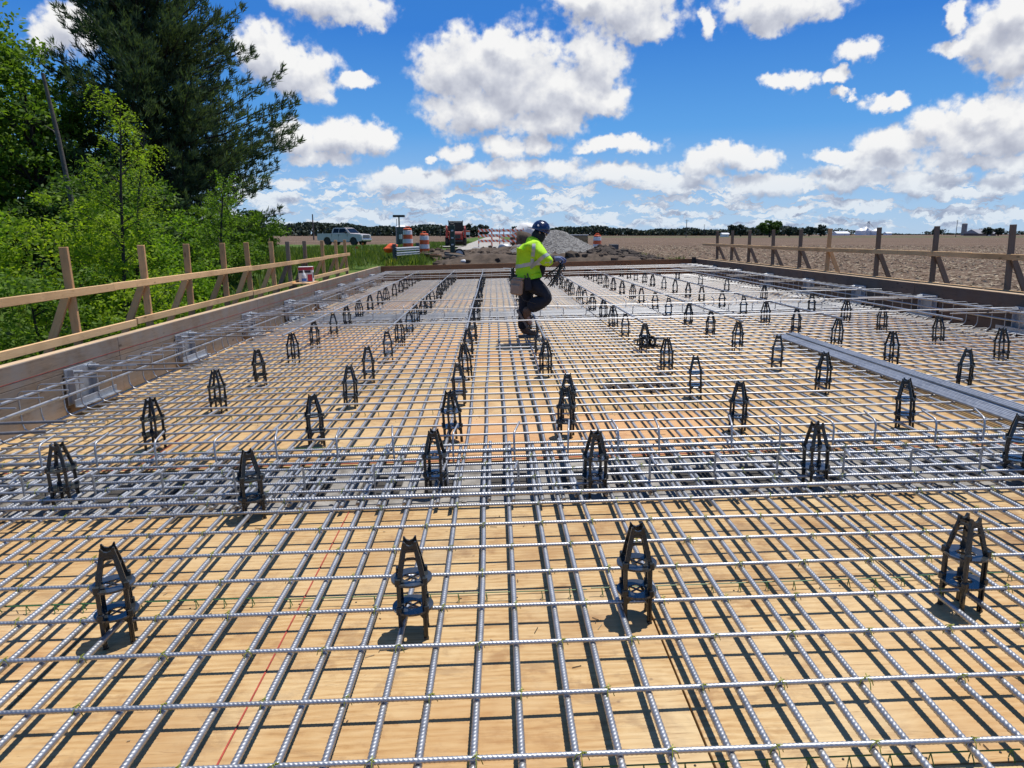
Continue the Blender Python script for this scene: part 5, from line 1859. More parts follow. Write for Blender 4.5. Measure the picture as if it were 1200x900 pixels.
# ------------------------------------------------------------------ traffic furniture
def drum(x, y, z, label, tilt=0.0, rz=0.0):
    t = thing("traffic_drum", label, "traffic drum", W(x, y, z, rz=rz, rx=tilt), "orange and white traffic drums")
    H = [0, 0.10, 0.31, 0.52, 0.73, 0.94, 1.0]
    link("base", MB().lathe([(0.36, 0), (0.37, 0.03), (0.36, 0.07), (0.30, 0.10)], BLACKRUB, 20).mesh("base", 0.7), t)
    rr = [0.262, 0.252, 0.240, 0.228, 0.216]
    for k in range(4):
        mt = ORANGE if k % 2 == 0 else WHITEREF
        zz0, zz1 = H[k + 1] - (0 if k else 0.05), H[k + 2]
        link("band", MB().lathe([(rr[k], zz0), (rr[k] + 0.006, zz0 + 0.008), (rr[k] - 0.002, (zz0 + zz1) / 2), (rr[k] - 0.004, zz1 - 0.012), (rr[k] - 0.016, zz1)], mt, 20, cap=False).mesh("band", 0.7), t)
    link("band", MB().lathe([(0.214, 0.93), (0.216, 0.94), (0.206, 1.02), (0.18, 1.04), (0.0, 1.045)], ORANGE, 20, cap=False).mesh("band", 0.7), t)
    link("handle", MB().tube([(-0.09, 0, 1.05), (-0.09, 0, 1.13), (0.09, 0, 1.13), (0.09, 0, 1.05)], 0.018, ORANGE, 6).mesh("handle", 0.7), t)
    return t


drum(-4.28, 36.4, 0.86, "orange and white traffic drum standing tallest, left of the jack post", 0.0)
drum(-3.45, 36.3, 0.60, "orange and white traffic drum tilted beside the taller one", 0.02, 0.2)
drum(6.05, 42.0, 0.52, "orange and white traffic drum right of the gravel pile")

# guardrail terminal
t = thing("road_guardrail", "short galvanised road guardrail ending beside the grass", "guardrail")
for (x, y) in ((-4.25, 31.2), (-3.55, 34.1)):
    z = gz(x, y) - 0.1
    link("post", MB().box((x, y, z + 0.45), (0.16, 0.2, 0.95), CONCDK, b=0.01).mesh("post"), t)
prof = [(-0.155, 0), (-0.13, 0.05), (-0.08, 0.065), (-0.03, 0.02), (0.03, 0.02), (0.08, 0.065), (0.13, 0.05), (0.155, 0)]
a, b = Vector((-4.30, 31.0, 0)), Vector((-3.62, 33.9, 0))
for dz in (0.97, 0.77):
    d = (b - a).normalized()
    nrm = Vector((d.y, -d.x, 0))
    vs, fs = [], []
    for e in (a, b):
        for th in (0, 0.012):
            for (zz, out) in prof:
                vs.append(e + nrm * (0.11 + out + th) + Vector((0, 0, dz + zz * 0.55)))
    n = len(prof)
    for i in range(n - 1):
        fs += [(i, i + 1, 2 * n + i + 1, 2 * n + i), (n + i + 1, n + i, 3 * n + i, 3 * n + i + 1)]
    fs += [(0, 2 * n, 3 * n, n), (n - 1, 2 * n - 1, 4 * n - 1, 3 * n - 1)]
    link("beam", MB().add(vs, fs, GREYMET).mesh("beam"), t)
m = MB().blob((0, 0, 0.0), (0.34, 0.30, 0.17), ORANGE, 4, 0.14, 3)
o = m.build("orange_cover", smooth=3.2, M=W(-4.42, 31.35, 1.02, ry=-0.3))
tag(o, "crumpled orange plastic cover lying on the guardrail end post", "cover")


def barricade(x, y, z, rz, label):
    t = thing("barricade", label, "barricade", W(x, y, z, rz=rz), "orange and white striped barricades")
    for s in (-1, 1):
        link("upright", MB().box((s * 0.72, 0, 0.78), (0.06, 0.06, 1.50), STRIPE, b=0.004).mesh("upright"), t)
        link("foot", MB().box((s * 0.72, 0, 0.03), (0.07, 1.2, 0.06), WHITEP, b=0.004).mesh("foot"), t)
    for zz in (0.52, 0.93, 1.34):
        link("board", MB().box((0, -0.045, zz), (1.55, 0.03, 0.20), STRIPE, b=0.004).mesh("board"), t)
    return t


barricade(-0.62, 57.5, 0.55, 0.75, "striped barricade leftmost of the cluster by the road")
barricade(0.35, 59.2, 0.55, -0.8, "striped barricade second from the left in the cluster by the road")
barricade(1.15, 57.6, 0.55, 0.45, "striped barricade third from the left in the cluster by the road")
barricade(1.95, 60.2, 0.55, 0.7, "striped barricade rightmost of the cluster, beside the white tarp")
m = MB()
m.blob((0, 0, 0.9), (1.25, 1.0, 0.95), TARP, 12, 0.12, 3)
o = m.build("white_tarp", smooth=3.2, M=W(2.95, 64.5, 0.75))
tag(o, "white tarp over a heap behind the barricades left of the helmet", "tarp")
m = MB().blob((0, 0, 0.5), (0.95, 0.8, 0.85), DIRT, 13, 0.10, 3)
o = m.build("soil_block", smooth=3.2, M=W(2.35, 58.6, 0.55))
tag(o, "brown earth heap standing between the barricades and the worker's back", "soil")
for k, (x, y, s, lab) in enumerate(((0.75, 46.0, 0.34, "pale grey sheet bundle lying on the soil before the barricades"), (1.35, 45.3, 0.26, "smaller pale grey bundle right of the larger one on the soil"))):
    o = MB().blob((0, 0, s * 0.5), (s * 1.3, s, s * 0.75), TARP if k else GREYMET, 30 + k, 0.18, 2).build("sheet_bundle", smooth=3.2, M=W(x, y, 0.62))
    tag(o, lab, "bundle")
o = MB().blob((0, 0, 0.05), (0.11, 0.08, 0.07), TARP, 40, 0.12, 2).build("white_bag", smooth=3.2, M=W(-1.15, 27.45, 0.56))
tag(o, "small white bag lying behind the far bulkhead", "bag")
# crate, block and board right of the gravel pile
t = thing("wooden_crate", "tan wooden crate behind the gravel pile's right slope", "crate", W(5.35, 46.5, 0.42))
for k in range(4):
    link("slat", MB().box((0, -0.55, 0.16 + 0.26 * k), (1.35, 0.03, 0.235), TANBOX, b=0.006).mesh("slat"), t)
link("crate_body", MB().box((0, 0, 0.56), (1.30, 1.04, 1.08), TANBOX, b=0.01).mesh("crate_body"), t)
link("lid", MB().box((0, 0, 1.14), (1.42, 1.14, 0.05), TARP, b=0.006).mesh("lid"), t)
t = thing("concrete_block", "dark concrete block right of the drum by the gravel pile", "block", W(6.75, 40.4, 0.22))
link("block_body", MB().box((0, 0, 0.42), (0.42, 0.9, 0.84), CONCDK, b=0.02).mesh("block_body"), t)
link("leaning_slab", MB().box((-0.36, -0.1, 0.26), (0.42, 0.7, 0.32), CONCDK, Matrix.Rotation(0.15, 4, 'Y'), b=0.02).mesh("leaning_slab"), t)

# upright jack post with wheel
t = thing("jack_post", "dark green upright jack post with a grey wheel at its foot", "jack", W(-2.02, 36.0, 0.38))
link("mast", MB().box((0, 0, 0.85), (0.24, 0.22, 1.62), GREENP, b=0.02).mesh("mast"), t)
link("crank_head", MB().box((0, 0, 1.69), (0.20, 0.18, 0.12), BLACKP, b=0.02).mesh("crank_head"), t)
m = MB()
for z in (0.72, 1.05, 1.40):
    m.box((0, -0.13, z), (0.12, 0.03, 0.08), GREYMET, b=0.01)
link("clamp", m.mesh("clamp"), t)
Rw = Matrix.Translation((0.33, -0.14, 0.26)) @ Matrix.Rotation(pi / 2, 4, 'X')
w = link("wheel", MB().lathe([(0.13, -0.07), (0.26, -0.07), (0.28, 0), (0.26, 0.07), (0.13, 0.07)], BLACKRUB, 18, Rw).mesh("wheel", 0.6), t)
link("rim", MB().lathe([(0.03, 0.06), (0.15, 0.075), (0.19, 0.074)], GREYMET, 18, Rw).mesh("rim", 0.6), w)
link("cross_arm", MB().box((0.16, 0.02, 0.24), (0.42, 0.14, 0.12), GREENP, b=0.01).mesh("cross_arm"), t)


# ------------------------------------------------------------------ skid steer, seen from behind
t = thing("skid_steer", "red and black skid steer loader seen from behind on the road edge", "loader", W(-3.35, 65.0, 0.60, rz=0.06))
m = MB()
m.box((0, 0.1, 0.85), (1.25, 2.3, 0.75), REDP, b=0.05)
m.box((0, -1.15, 0.85), (1.15, 0.16, 0.55), REDP, b=0.04)
link("body", m.mesh("body"), t)
link("engine_grille", MB().box((0, -1.245, 0.78), (0.8, 0.03, 0.34), BLACKP, b=0.01).mesh("engine_grille"), t)
link("counterweight", MB().box((0, -1.2, 0.42), (1.2, 0.2, 0.16), BLACKP, b=0.03).mesh("counterweight"), t)
m = MB()
for sx in (-1, 1):
    m.tube([(sx * 0.62, -0.55, 1.15), (sx * 0.60, -0.50, 2.05)], 0.05, BLACKP, 6)
    m.tube([(sx * 0.62, 0.85, 1.15), (sx * 0.60, 0.55, 2.05)], 0.05, BLACKP, 6)
m.box((0, 0.05, 2.09), (1.34, 1.3, 0.09), BLACKP, b=0.03)
m.box((0, -0.58, 1.25), (1.26, 0.06, 0.16), BLACKP, b=0.02)
for k in range(5):
    m.box((-0.5 + k * 0.25, -0.56, 1.66), (0.03, 0.03, 0.76), BLACKP)
link("cab_cage", m.mesh("cab_cage"), t)
link("rear_window", MB().box((0, -0.50, 1.66), (1.12, 0.02, 0.72), GLASSDK).mesh("rear_window"), t)
link("seat", MB().box((0, 0.1, 1.45), (0.5, 0.15, 0.55), BLACKP, b=0.05).mesh("seat"), t)
for sx in (-1, 1):
    m = MB()
    m.prism([(-1.15, 1.35), (-0.85, 1.75), (0.9, 1.45), (1.5, 0.7), (1.35, 0.6), (0.8, 1.25), (-0.8, 1.45), (-1.0, 1.25)], -0.06, 0.06, REDP, Matrix.Translation((sx * 0.80, 0, 0)) @ Matrix.Rotation(pi / 2, 4, 'Z'))
    link("lift_arm", m.mesh("lift_arm"), t)
    link("tower", MB().box((sx * 0.80, -1.0, 1.12), (0.18, 0.35, 0.85), REDP, b=0.03).mesh("tower"), t)
    link("tail_lamp", MB().box((sx * 0.62, -1.19, 1.22), (0.10, 0.03, 0.08), ORANGE, b=0.005).mesh("tail_lamp"), t)
    for yy in (-0.62, 0.62):
        R = Matrix.Translation((sx * 0.80, yy, 0.40)) @ Matrix.Rotation(pi / 2, 4, 'Y')
        w = link("wheel", MB().lathe([(0.22, -0.14), (0.37, -0.15), (0.405, -0.08), (0.405, 0.08), (0.37, 0.15), (0.22, 0.14)], BLACKRUB, 20, R).mesh("wheel", 0.6), t)
        link("rim", MB().lathe([(0.05, sx * 0.10), (0.20, sx * 0.12), (0.225, sx * 0.14)], REDP, 18, R).mesh("rim", 0.6), w)
m = MB()
m.prism([(1.45, 0.05), (2.05, 0.02), (2.1, 0.06), (1.6, 0.55), (1.45, 0.6)], -0.92, 0.92, BLACKP, Matrix.Rotation(pi / 2, 4, 'Z'))
link("bucket", m.mesh("bucket"), t)
m = MB()
m.box((-0.64, 0.4, 2.16), (0.06, 0.06, 0.12), BLACKP)
m.box((0.64, 0.4, 2.16), (0.06, 0.06, 0.12), BLACKP)
link("work_lamp", m.mesh("work_lamp"), t)


# ------------------------------------------------------------------ pickup truck (nose to the right, three quarter view)
def pickup(M):
    t = thing("pickup_truck", "pale silver crew cab pickup truck parked on the grass before the field", "pickup truck", M)
    hw = 1.0
    # side outline, x forward, z up; wheel arches cut in
    def arch(cx, r, z, n=8):
        return [(cx + r * math.cos(pi * k / n), z + r * math.sin(pi * k / n) * 1.0) for k in range(n, -1, -1)]
    low = 0.42
    outline = [(-2.92, low + 0.12)] + [(-2.05, low)] + arch(-1.62, 0.50, low) + [(-0.9, low - 0.03), (1.0, low - 0.03)] + arch(1.88, 0.50, low) + [(2.5, low), (2.86, low + 0.06), (2.95, 0.62), (2.95, 0.98), (2.90, 1.16), (2.72, 1.21), (1.55, 1.28), (1.30, 1.29), (-0.95, 1.29), (-0.98, 1.30), (-2.90, 1.28), (-2.95, 1.24), (-2.95, 0.75)]
    m = MB()
    m.prism(outline, -hw, hw, TRUCKP)
    me = m.mesh("body", 0.5)
    # pinch the corners in plan
    for v in me.vertices:
        if v.co.x > 2.4:
            v.co.y *= 1 - 0.10 * (v.co.x - 2.4) / 0.55
        if v.co.z > 1.0:
            v.co.y *= 0.965
    link("body", me, t)
    cab = [(-0.98, 1.27), (-1.00, 1.52), (-0.86, 1.86), (-0.60, 1.93), (0.55, 1.92), (0.80, 1.86), (1.50, 1.30), (1.52, 1.27)]
    m = MB()
    vs = []
    for sy in (-1, 1):
        for (x, z) in cab:
            k = (z - 1.27) / 0.66
            vs.append((x, sy * (hw * 0.955 - 0.20 * k), z))
    n = len(cab)
    fs = [tuple(range(n)), tuple(range(2 * n - 1, n - 1, -1))] + [(k, k + n, (k + 1) % n + n, (k + 1) % n) for k in range(n)]
    m.add(vs, fs, TRUCKP)
    cabo = link("cab", m.mesh("cab", 0.4), t)

    def gp(x, z, sy, o=0.006):
        k = (z - 1.27) / 0.66
        return (x, sy * (hw * 0.955 - 0.20 * k + o), z)
    for sy in (-1, 1):
        for quad in ([(-0.86, 1.36), (-0.10, 1.36), (-0.10, 1.82), (-0.74, 1.82)], [(-0.02, 1.36), (1.12, 1.36), (0.72, 1.80), (0.55, 1.82), (-0.02, 1.82)]):
            m = MB()
            ins = [gp(x, z, sy, 0.008) for x, z in quad]
            back = [gp(x, z, sy, -0.02) for x, z in quad]
            q = len(quad)
            m.add(ins + back, [tuple(range(q)), tuple(range(2 * q - 1, q - 1, -1))] + [(k, k + q, (k + 1) % q + q, (k + 1) % q) for k in range(q)], GLASSDK)
            link("side_window", m.mesh("side_window"), cabo)
        link("mirror", MB().box((0.98, sy * 1.10, 1.40), (0.14, 0.22, 0.20), BLACKP, b=0.03).mesh("mirror"), t)
        for xx in (-0.55, 0.45):
            link("door_handle", MB().box((xx, sy * 0.972, 1.12), (0.20, 0.03, 0.035), CHROME, b=0.006).mesh("door_handle"), t)
        m = MB()
        for xx in (-0.98, -0.06, 1.10):
            m.box((xx, sy * 0.985, 0.86), (0.014, 0.03, 0.80), BLACKP)
        link("door_gap", m.mesh("door_gap"), t)
        link("headlamp", MB().box((2.84, sy * 0.76, 1.02), (0.20, 0.30, 0.17), LAMPW, b=0.03).mesh("headlamp"), t)
        link("tail_lamp", MB().box((-2.93, sy * 0.90, 1.06), (0.08, 0.14, 0.32), REDP, b=0.02).mesh("tail_lamp"), t)
        for xx in (-1.62, 1.88):
            R = Matrix.Translation((xx, sy * 0.86, 0.41)) @ Matrix.Rotation(pi / 2, 4, 'X')
            w = link("wheel", MB().lathe([(0.26, -0.13), (0.385, -0.14), (0.41, -0.09), (0.41, 0.09), (0.385, 0.14), (0.26, 0.13)], BLACKRUB, 24, R).mesh("wheel", 0.6), t)
            link("rim", MB().lathe([(0.03, -sy * 0.10), (0.10, -sy * 0.11), (0.24, -sy * 0.09), (0.27, -sy * 0.125)], GREYMET, 24, R).mesh("rim", 0.6), w)
            link("arch_liner", MB().lathe([(0.47, -0.10), (0.47, 0.10)], BLACKP, 20, Matrix.Translation((xx, sy * 0.82, 0.44)) @ Matrix.Rotation(pi / 2, 4, 'X')).mesh("arch_liner"), t)
    m = MB()
    vs = [(0.84, -0.70, 1.83), (0.84, 0.70, 1.83), (1.44, 0.86, 1.34), (1.44, -0.86, 1.34)]
    m.add([(x + 0.02, y, z + 0.016) for x, y, z in vs] + [(x - 0.02, y, z - 0.016) for x, y, z in vs], [(0, 1, 2, 3), (7, 6, 5, 4), (0, 4, 5, 1), (1, 5, 6, 2), (2, 6, 7, 3), (3, 7, 4, 0)], GLASSDK)
    link("windscreen", m.mesh("windscreen"), cabo)
    link("grille", MB().box((2.945, 0, 0.98), (0.06, 1.25, 0.30), BLACKP, b=0.02).mesh("grille"), t)
    m = MB()
    for k in range(3):
        m.box((2.965, 0, 0.90 + k * 0.08), (0.05, 1.2, 0.02), CHROME, b=0.004)
    link("grille_bar", m.mesh("grille_bar"), t)
    link("front_bumper", MB().box((2.98, 0, 0.62), (0.20, 1.78, 0.22), CHROME, b=0.05).mesh("front_bumper"), t)
    link("front_valance", MB().box((2.93, 0, 0.46), (0.14, 1.6, 0.16), BLACKP, b=0.03).mesh("front_valance"), t)
    link("rear_bumper", MB().box((-3.0, 0, 0.66), (0.16, 1.8, 0.18), CHROME, b=0.04).mesh("rear_bumper"), t)
    link("bed_floor", MB().box((-1.95, 0, 1.296), (1.76, 1.66, 0.012), BLACKP).mesh("bed_floor"), t)
    link("sill_step", MB().box((0.1, 0, 0.36), (2.2, 1.9, 0.06), BLACKP, b=0.01).mesh("sill_step"), t)


px0 = at(405, 288, 82.0)
pickup(W(-16.75, 82.0, max(gz(-19.5, 82), gz(-14, 82)) + 0.03, rz=-0.42))

# portable toilet and solar light pole
t = thing("portable_toilet", "dark grey portable toilet with a white roof beside the solar light pole", "toilet", W(-10.75, 85.0, gz(-10.75, 85), rz=0.25))
link("cabin", MB().box((0, 0, 1.02), (1.12, 1.18, 2.0), TOILETG, b=0.03).mesh("cabin"), t)
link("door", MB().box((0.02, -0.605, 1.02), (0.78, 0.04, 1.80), TOILETG, b=0.01).mesh("door"), t)
link("skid", MB().box((0, 0, 0.03), (1.2, 1.25, 0.08), BLACKP, b=0.01).mesh("skid"), t)
m = MB()
m.add([(-0.60, -0.63, 2.02), (0.60, -0.63, 2.02), (0.60, 0.63, 2.02), (-0.60, 0.63, 2.02), (-0.35, -0.40, 2.22), (0.35, -0.40, 2.22), (0.35, 0.40, 2.22), (-0.35, 0.40, 2.22)], [(3, 2, 1, 0), (4, 5, 6, 7), (0, 1, 5, 4), (1, 2, 6, 5), (2, 3, 7, 6), (3, 0, 4, 7)], TOILETW)
link("roof", m.mesh("roof"), t)
link("vent_pipe", MB().tube([(-0.42, 0.4, 2.0), (-0.42, 0.4, 2.95)], 0.03, BLACKP, 8).mesh("vent_pipe"), t)
t = thing("solar_light_pole", "solar light pole with a dark flat panel on top by the toilet", "light pole", W(-10.3, 80.0, gz(-10.3, 80)))
link("pole", MB().tube([(0, 0, 0), (0, 0, 3.0)], 0.08, GREENP, 10).mesh("pole", 0.6), t)
link("solar_panel", MB().box((0, 0, 3.12), (1.25, 0.7, 0.24), BLACKP, Matrix.Translation((0, 0, 0)) , b=0.02).mesh("solar_panel"), t)
link("battery_box", MB().box((0.12, 0, 0.9), (0.3, 0.3, 0.5), GREYMET, b=0.02).mesh("battery_box"), t)
for k, (px, py, Y, lab) in enumerate(((417, 303, 36.5, "small orange marker flag in the grass nearest the bridge"), (424, 292, 48, "small orange marker flag farther out in the grass"))):
    p = at(px, py, Y)
    t = thing("marker_flag", lab, "flag", W(p.x, p.y, gz(p.x, p.y)))
    link("wire", MB().tube([(0, 0, 0), (0, 0, 0.62)], 0.006, GREYMET, 5).mesh("wire"), t)
    m = MB().box((0.07, 0, 0.55), (0.14, 0.004, 0.11), ORFLAG)
    link("pennant", m.mesh("pennant"), t)


# ------------------------------------------------------------------ far buildings and poles
def pole(px, Y, h, label, lean=0.0, arm=True):
    p = at(px, 276, Y)
    t = thing("utility_pole", label, "utility pole", W(p.x, Y, -0.4, ry=lean), "far utility poles")
    link("pole", MB().tube([(0, 0, 0), (0, 0, h)], [0.19, 0.13], POLEM, 8).mesh("pole", 0.7), t)
    if arm:
        link("cross_arm", MB().box((0, 0, h - 0.6), (2.0, 0.12, 0.12), POLEM).mesh("cross_arm"), t)


pole(367.5, 175, 6.6, "thin utility pole left of the pickup truck", 0, False)
pole(516, 420, 7.5, "far thin pole left of the skid steer", 0)
pole(804, 360, 9.0, "far thin pole in the field right of the dark block", 0)
pole(825, 620, 10.0, "very faint far pole left of the right guardrail's last post", 0)
pole(1120, 420, 10.0, "far thin pole left of the pale silo tower", 0)
pole(566, 300, 5.8, "thin pole among the evergreens beside the road", 0)


def silo(x, y, r, h, label, cone=0.35):
    t = thing("grain_bin", label, "grain bin", W(x, y, -0.5), "white grain bins")
    link("bin_wall", MB().lathe([(r, 0), (r, h * 0.5), (r, h)], WHITEP, 24).mesh("bin_wall", 0.6), t)
    link("roof", MB().lathe([(r * 1.03, h - 0.02), (r * 0.12, h + r * cone * 1.6), (r * 0.12, h + r * cone * 1.6 + 0.8), (0.0, h + r * cone * 1.6 + 0.9)], WHITEP, 24, cap=False).mesh("roof", 0.4), t)


p = at(1018, 276, 1150)
silo(p.x - 13.5, 1150, 8.0, 7.0, "white grain bin, left one at the far elevator", 0.35)
silo(p.x - 1, 1158, 9.0, 7.6, "white grain bin, middle one under the elevator tower", 0.42)
silo(p.x + 10.5, 1150, 8.0, 6.4, "white grain bin, right one at the far elevator", 0.32)
t = thing("grain_elevator", "pale elevator tower rising over the white grain bins", "grain elevator", W(p.x - 1, 1152, -0.5))
m = MB()
for sx in (-1, 1):
    for sy in (-1, 1):
        m.tube([(sx * 1.4, sy * 1.4, 0), (sx * 1.0, sy * 1.0, 20)], 0.22, GREYMET, 5)
for z in range(3, 20, 3):
    m.box((0, 0, z), (2.6, 2.6, 0.3), GREYMET)
link("frame", m.mesh("frame"), t)
link("head_house", MB().box((0, 0, 20.6), (2.6, 2.6, 2.2), GREYMET, b=0.1).mesh("head_house"), t)
m = MB()
m.tube([(0, 0, 20.5), (10.8, 0, 10.2)], 0.4, GREYMET, 6)
m.tube([(0, 0, 20.5), (-11.5, 0, 11.0)], 0.4, GREYMET, 6)
link("spout", m.mesh("spout"), t)


def barn(px, Y, w, d, h, rh, wall, roof, label, rz=0.1):
    p = at(px, 276, Y)
    t = thing("barn", label, "barn", W(p.x, Y, -0.5, rz=rz))
    link("wall", MB().box((0, 0, h / 2), (w, d, h), wall, b=0.05).mesh("wall"), t)
    m = MB()
    m.prism([(-d / 2 - 0.5, h), (d / 2 + 0.5, h), (0, h + rh)], -w / 2 - 0.5, w / 2 + 0.5, roof, Matrix.Rotation(pi / 2, 4, 'Z'))
    link("roof", m.mesh("roof"), t)
    link("door", MB().box((w * 0.1, -d / 2 - 0.06, h * 0.4), (w * 0.14, 0.1, h * 0.8), GREYMET).mesh("door"), t)
    return t


barn(985, 900, 17, 12, 2.6, 2.6, WHITEP, WHITEP, "long white roofed barn left of the grain bins")
barn(1040, 1100, 9, 8, 3.0, 2.0, WHITEP, WHITEP, "small white shed right of the grain bins")
barn(1148, 700, 23, 16, 2.4, 4.0, BROWNW, ROOFG, "wide barn with a grey roof at the right horizon", 0.3)
barn(849, 480, 4.2, 4, 1.9, 0.9, WHITEP, WHITEP, "small white building behind the far right guardrail posts")
p = at(1129, 276, 850)
t = thing("silo_tower", "tall pale concrete silo tower standing alone at the right horizon", "silo", W(p.x, 850, -0.5))
link("shaft", MB().lathe([(2.9, 0), (2.9, 6), (2.9, 13.6), (2.5, 14.2), (0, 14.6)], CONC, 20).mesh("shaft", 0.5), t)
link("chute", MB().box((0, -3.1, 6.6), (0.9, 0.6, 13), ROOFG).mesh("chute"), t)
p = at(558, 276, 260)
t = thing("road_sign", "small white and red sign standing beside the road by the evergreens", "sign", W(at(547, 276, 170).x, 170, gz(0, 170)))
link("sign_panel", MB().box((0, 0, 1.55), (1.5, 0.05, 1.05), WHITEP, b=0.01).mesh("sign_panel"), t)
link("sign_band", MB().box((0, -0.032, 1.86), (1.48, 0.012, 0.36), ORANGE).mesh("sign_band"), t)
for s in (-1, 1):
    link("post", MB().box((s * 0.6, 0.05, 0.7), (0.08, 0.05, 1.4), GREYMET).mesh("post"), t)


# ------------------------------------------------------------------ the worker
def skinned(name, verts, edges, radii, mat, parent, M=None, sub=2, root=0, smooth=True):
    """one continuous surface grown over a skeleton"""
    me = bpy.data.meshes.new(name + "_skeleton")
    me.from_pydata(verts, edges, [])
    o = bpy.data.objects.new(name + "_skeleton", me)
    col.objects.link(o)
    md = o.modifiers.new("skin", 'SKIN')
    md.use_smooth_shade = True
    for i, sv in enumerate(me.skin_vertices[0].data):
        r = radii[i]
        sv.radius = r if isinstance(r, tuple) else (r, r)
        sv.use_root = (i == root)
    sb = o.modifiers.new("sub", 'SUBSURF')
    sb.levels = sub
    dg = bpy.context.evaluated_depsgraph_get()
    out = bpy.data.meshes.new_from_object(o.evaluated_get(dg))
    bpy.data.objects.remove(o)
    bpy.data.meshes.remove(me)
    out.name = name
    out.materials.clear()
    out.materials.append(mat)
    out.shade_smooth()
    return link(name, out, parent, M)


def worker():
    root = thing("person", "worker in yellow hi-vis jacket and blue helmet stepping over the bars, seen from behind", "person", DT(0.44, 10.75, 0.088))
    # x to the right (the way he walks), y away from the camera, z up
    # pelvis, chest, shoulders, head; arms; legs
    J = {
        'pel': (0.10, 0.00, 0.93), 'waist': (0.09, 0.00, 1.06), 'chest': (0.13, 0.00, 1.28), 'neck': (0.235, 0.0, 1.44), 'head': (0.295, 0.0, 1.565), 'crown': (0.315, 0.0, 1.66),
        'shR': (0.17, -0.19, 1.40), 'elR': (0.34, -0.25, 1.15), 'wrR': (0.50, -0.15, 1.19), 'shL': (0.20, 0.19, 1.40), 'elL': (0.40, 0.22, 1.16), 'wrL': (0.56, 0.08, 1.19),
        'hipR': (0.10, -0.10, 0.90), 'knR': (0.42, -0.13, 0.60), 'anR': (0.045, -0.12, 0.42), 'hipL': (0.08, 0.10, 0.90), 'knL': (0.06, 0.09, 0.48), 'anL': (0.02, 0.08, 0.10), 'toL': (0.20, 0.06, 0.045), 'toR': (0.13, -0.13, 0.22)}
    names = list(J)
    ix = {n: i for i, n in enumerate(names)}
    E_ = [('pel', 'waist'), ('waist', 'chest'), ('chest', 'neck'), ('neck', 'head'), ('head', 'crown'), ('chest', 'shR'), ('shR', 'elR'), ('elR', 'wrR'), ('chest', 'shL'), ('shL', 'elL'), ('elL', 'wrL'),
          ('pel', 'hipR'), ('hipR', 'knR'), ('knR', 'anR'), ('pel', 'hipL'), ('hipL', 'knL'), ('knL', 'anL'), ('anL', 'toL'), ('anR', 'toR')]
    R = {'pel': 0.12, 'waist': 0.115, 'chest': 0.14, 'neck': 0.055, 'head': 0.085, 'crown': 0.07, 'shR': 0.06, 'elR': 0.042, 'wrR': 0.028, 'shL': 0.06, 'elL': 0.042, 'wrL': 0.028,
         'hipR': 0.085, 'knR': 0.058, 'anR': 0.038, 'hipL': 0.085, 'knL': 0.058, 'anL': 0.038, 'toL': 0.03, 'toR': 0.03}
    skinned("body", [J[n] for n in names], [(ix[a], ix[b]) for a, b in E_], [R[n] for n in names], SKIN, root)
    # face, turned to the right and down, away from us
    m = MB()
    m.blob((0.388, -0.005, 1.545), (0.016, 0.014, 0.022), SKIN, 1, 0.03, 2)
    link("nose", m.mesh("nose", 3.2), root)
    for s in (-1, 1):
        link("ear", MB().blob((0.278, s * 0.086, 1.562), (0.022, 0.010, 0.032), SKIN, 2, 0.03, 2).mesh("ear", 3.2), root)
    for s in (-1, 1):
        link("eye", MB().blob((0.372, s * 0.032, 1.574), (0.008, 0.013, 0.008), NAVY, 3, 0.02, 2).mesh("eye", 3.2), root)
    link("mouth", MB().blob((0.374, 0, 1.506), (0.006, 0.026, 0.006), REDP, 3, 0.02, 2).mesh("mouth", 3.2), root)
    # dark neck scarf / hair under the helmet
    m = MB().blob((0.268, 0, 1.53), (0.105, 0.105, 0.11), NAVY, 5, 0.05, 3)
    link("neck_scarf", m.mesh("neck_scarf", 3.2), root)
    # trousers
    ver = [(0.10, 0, 0.99), (0.10, 0, 0.90), (0.11, -0.095, 0.875), (0.27, -0.12, 0.745), (0.415, -0.13, 0.605), (0.23, -0.12, 0.555), (0.075, -0.12, 0.445), (0.085, 0.095, 0.86), (0.075, 0.095, 0.68), (0.06, 0.09, 0.48), (0.03, 0.085, 0.28), (0.005, 0.08, 0.10)]
    ed = [(0, 1), (1, 2), (2, 3), (3, 4), (4, 5), (5, 6), (1, 7), (7, 8), (8, 9), (9, 10), (10, 11)]
    rd = [(0.16, 0.17), (0.16, 0.175), 0.135, 0.132, 0.108, 0.135, 0.098, 0.130, 0.125, 0.112, 0.096, 0.092]
    skinned("trousers", ver, ed, rd, NAVY, root, root=1)
    # black inner jacket front and belt line
    m = MB().blob((0.21, 0.02, 1.10), (0.16, 0.15, 0.24), NAVY, 8, 0.04, 3)
    link("inner_jacket", m.mesh("inner_jacket", 3.2), root)
    # hi-vis jacket: torso and sleeves as one surface
    ver = [(0.085, 0.0, 0.965), (0.060, 0.0, 1.10), (0.115, 0.0, 1.25), (0.185, 0.0, 1.375), (0.235, 0.0, 1.445),
           (0.205, -0.185, 1.365), (0.29, -0.26, 1.25), (0.365, -0.265, 1.150), (0.46, -0.20, 1.165), (0.25, 0.18, 1.37), (0.33, 0.24, 1.25), (0.42, 0.22, 1.15), (0.52, 0.14, 1.165)]
    ed = [(0, 1), (1, 2), (2, 3), (3, 4), (3, 5), (5, 6), (6, 7), (7, 8), (3, 9), (9, 10), (10, 11), (11, 12)]
    rd = [(0.20, 0.195), (0.21, 0.205), (0.175, 0.195), (0.118, 0.16), (0.09, 0.095), 0.108, 0.098, 0.096, 0.072, 0.108, 0.095, 0.085, 0.068]
    jk = skinned("jacket", ver, ed, rd, HIVIS, root, root=1)
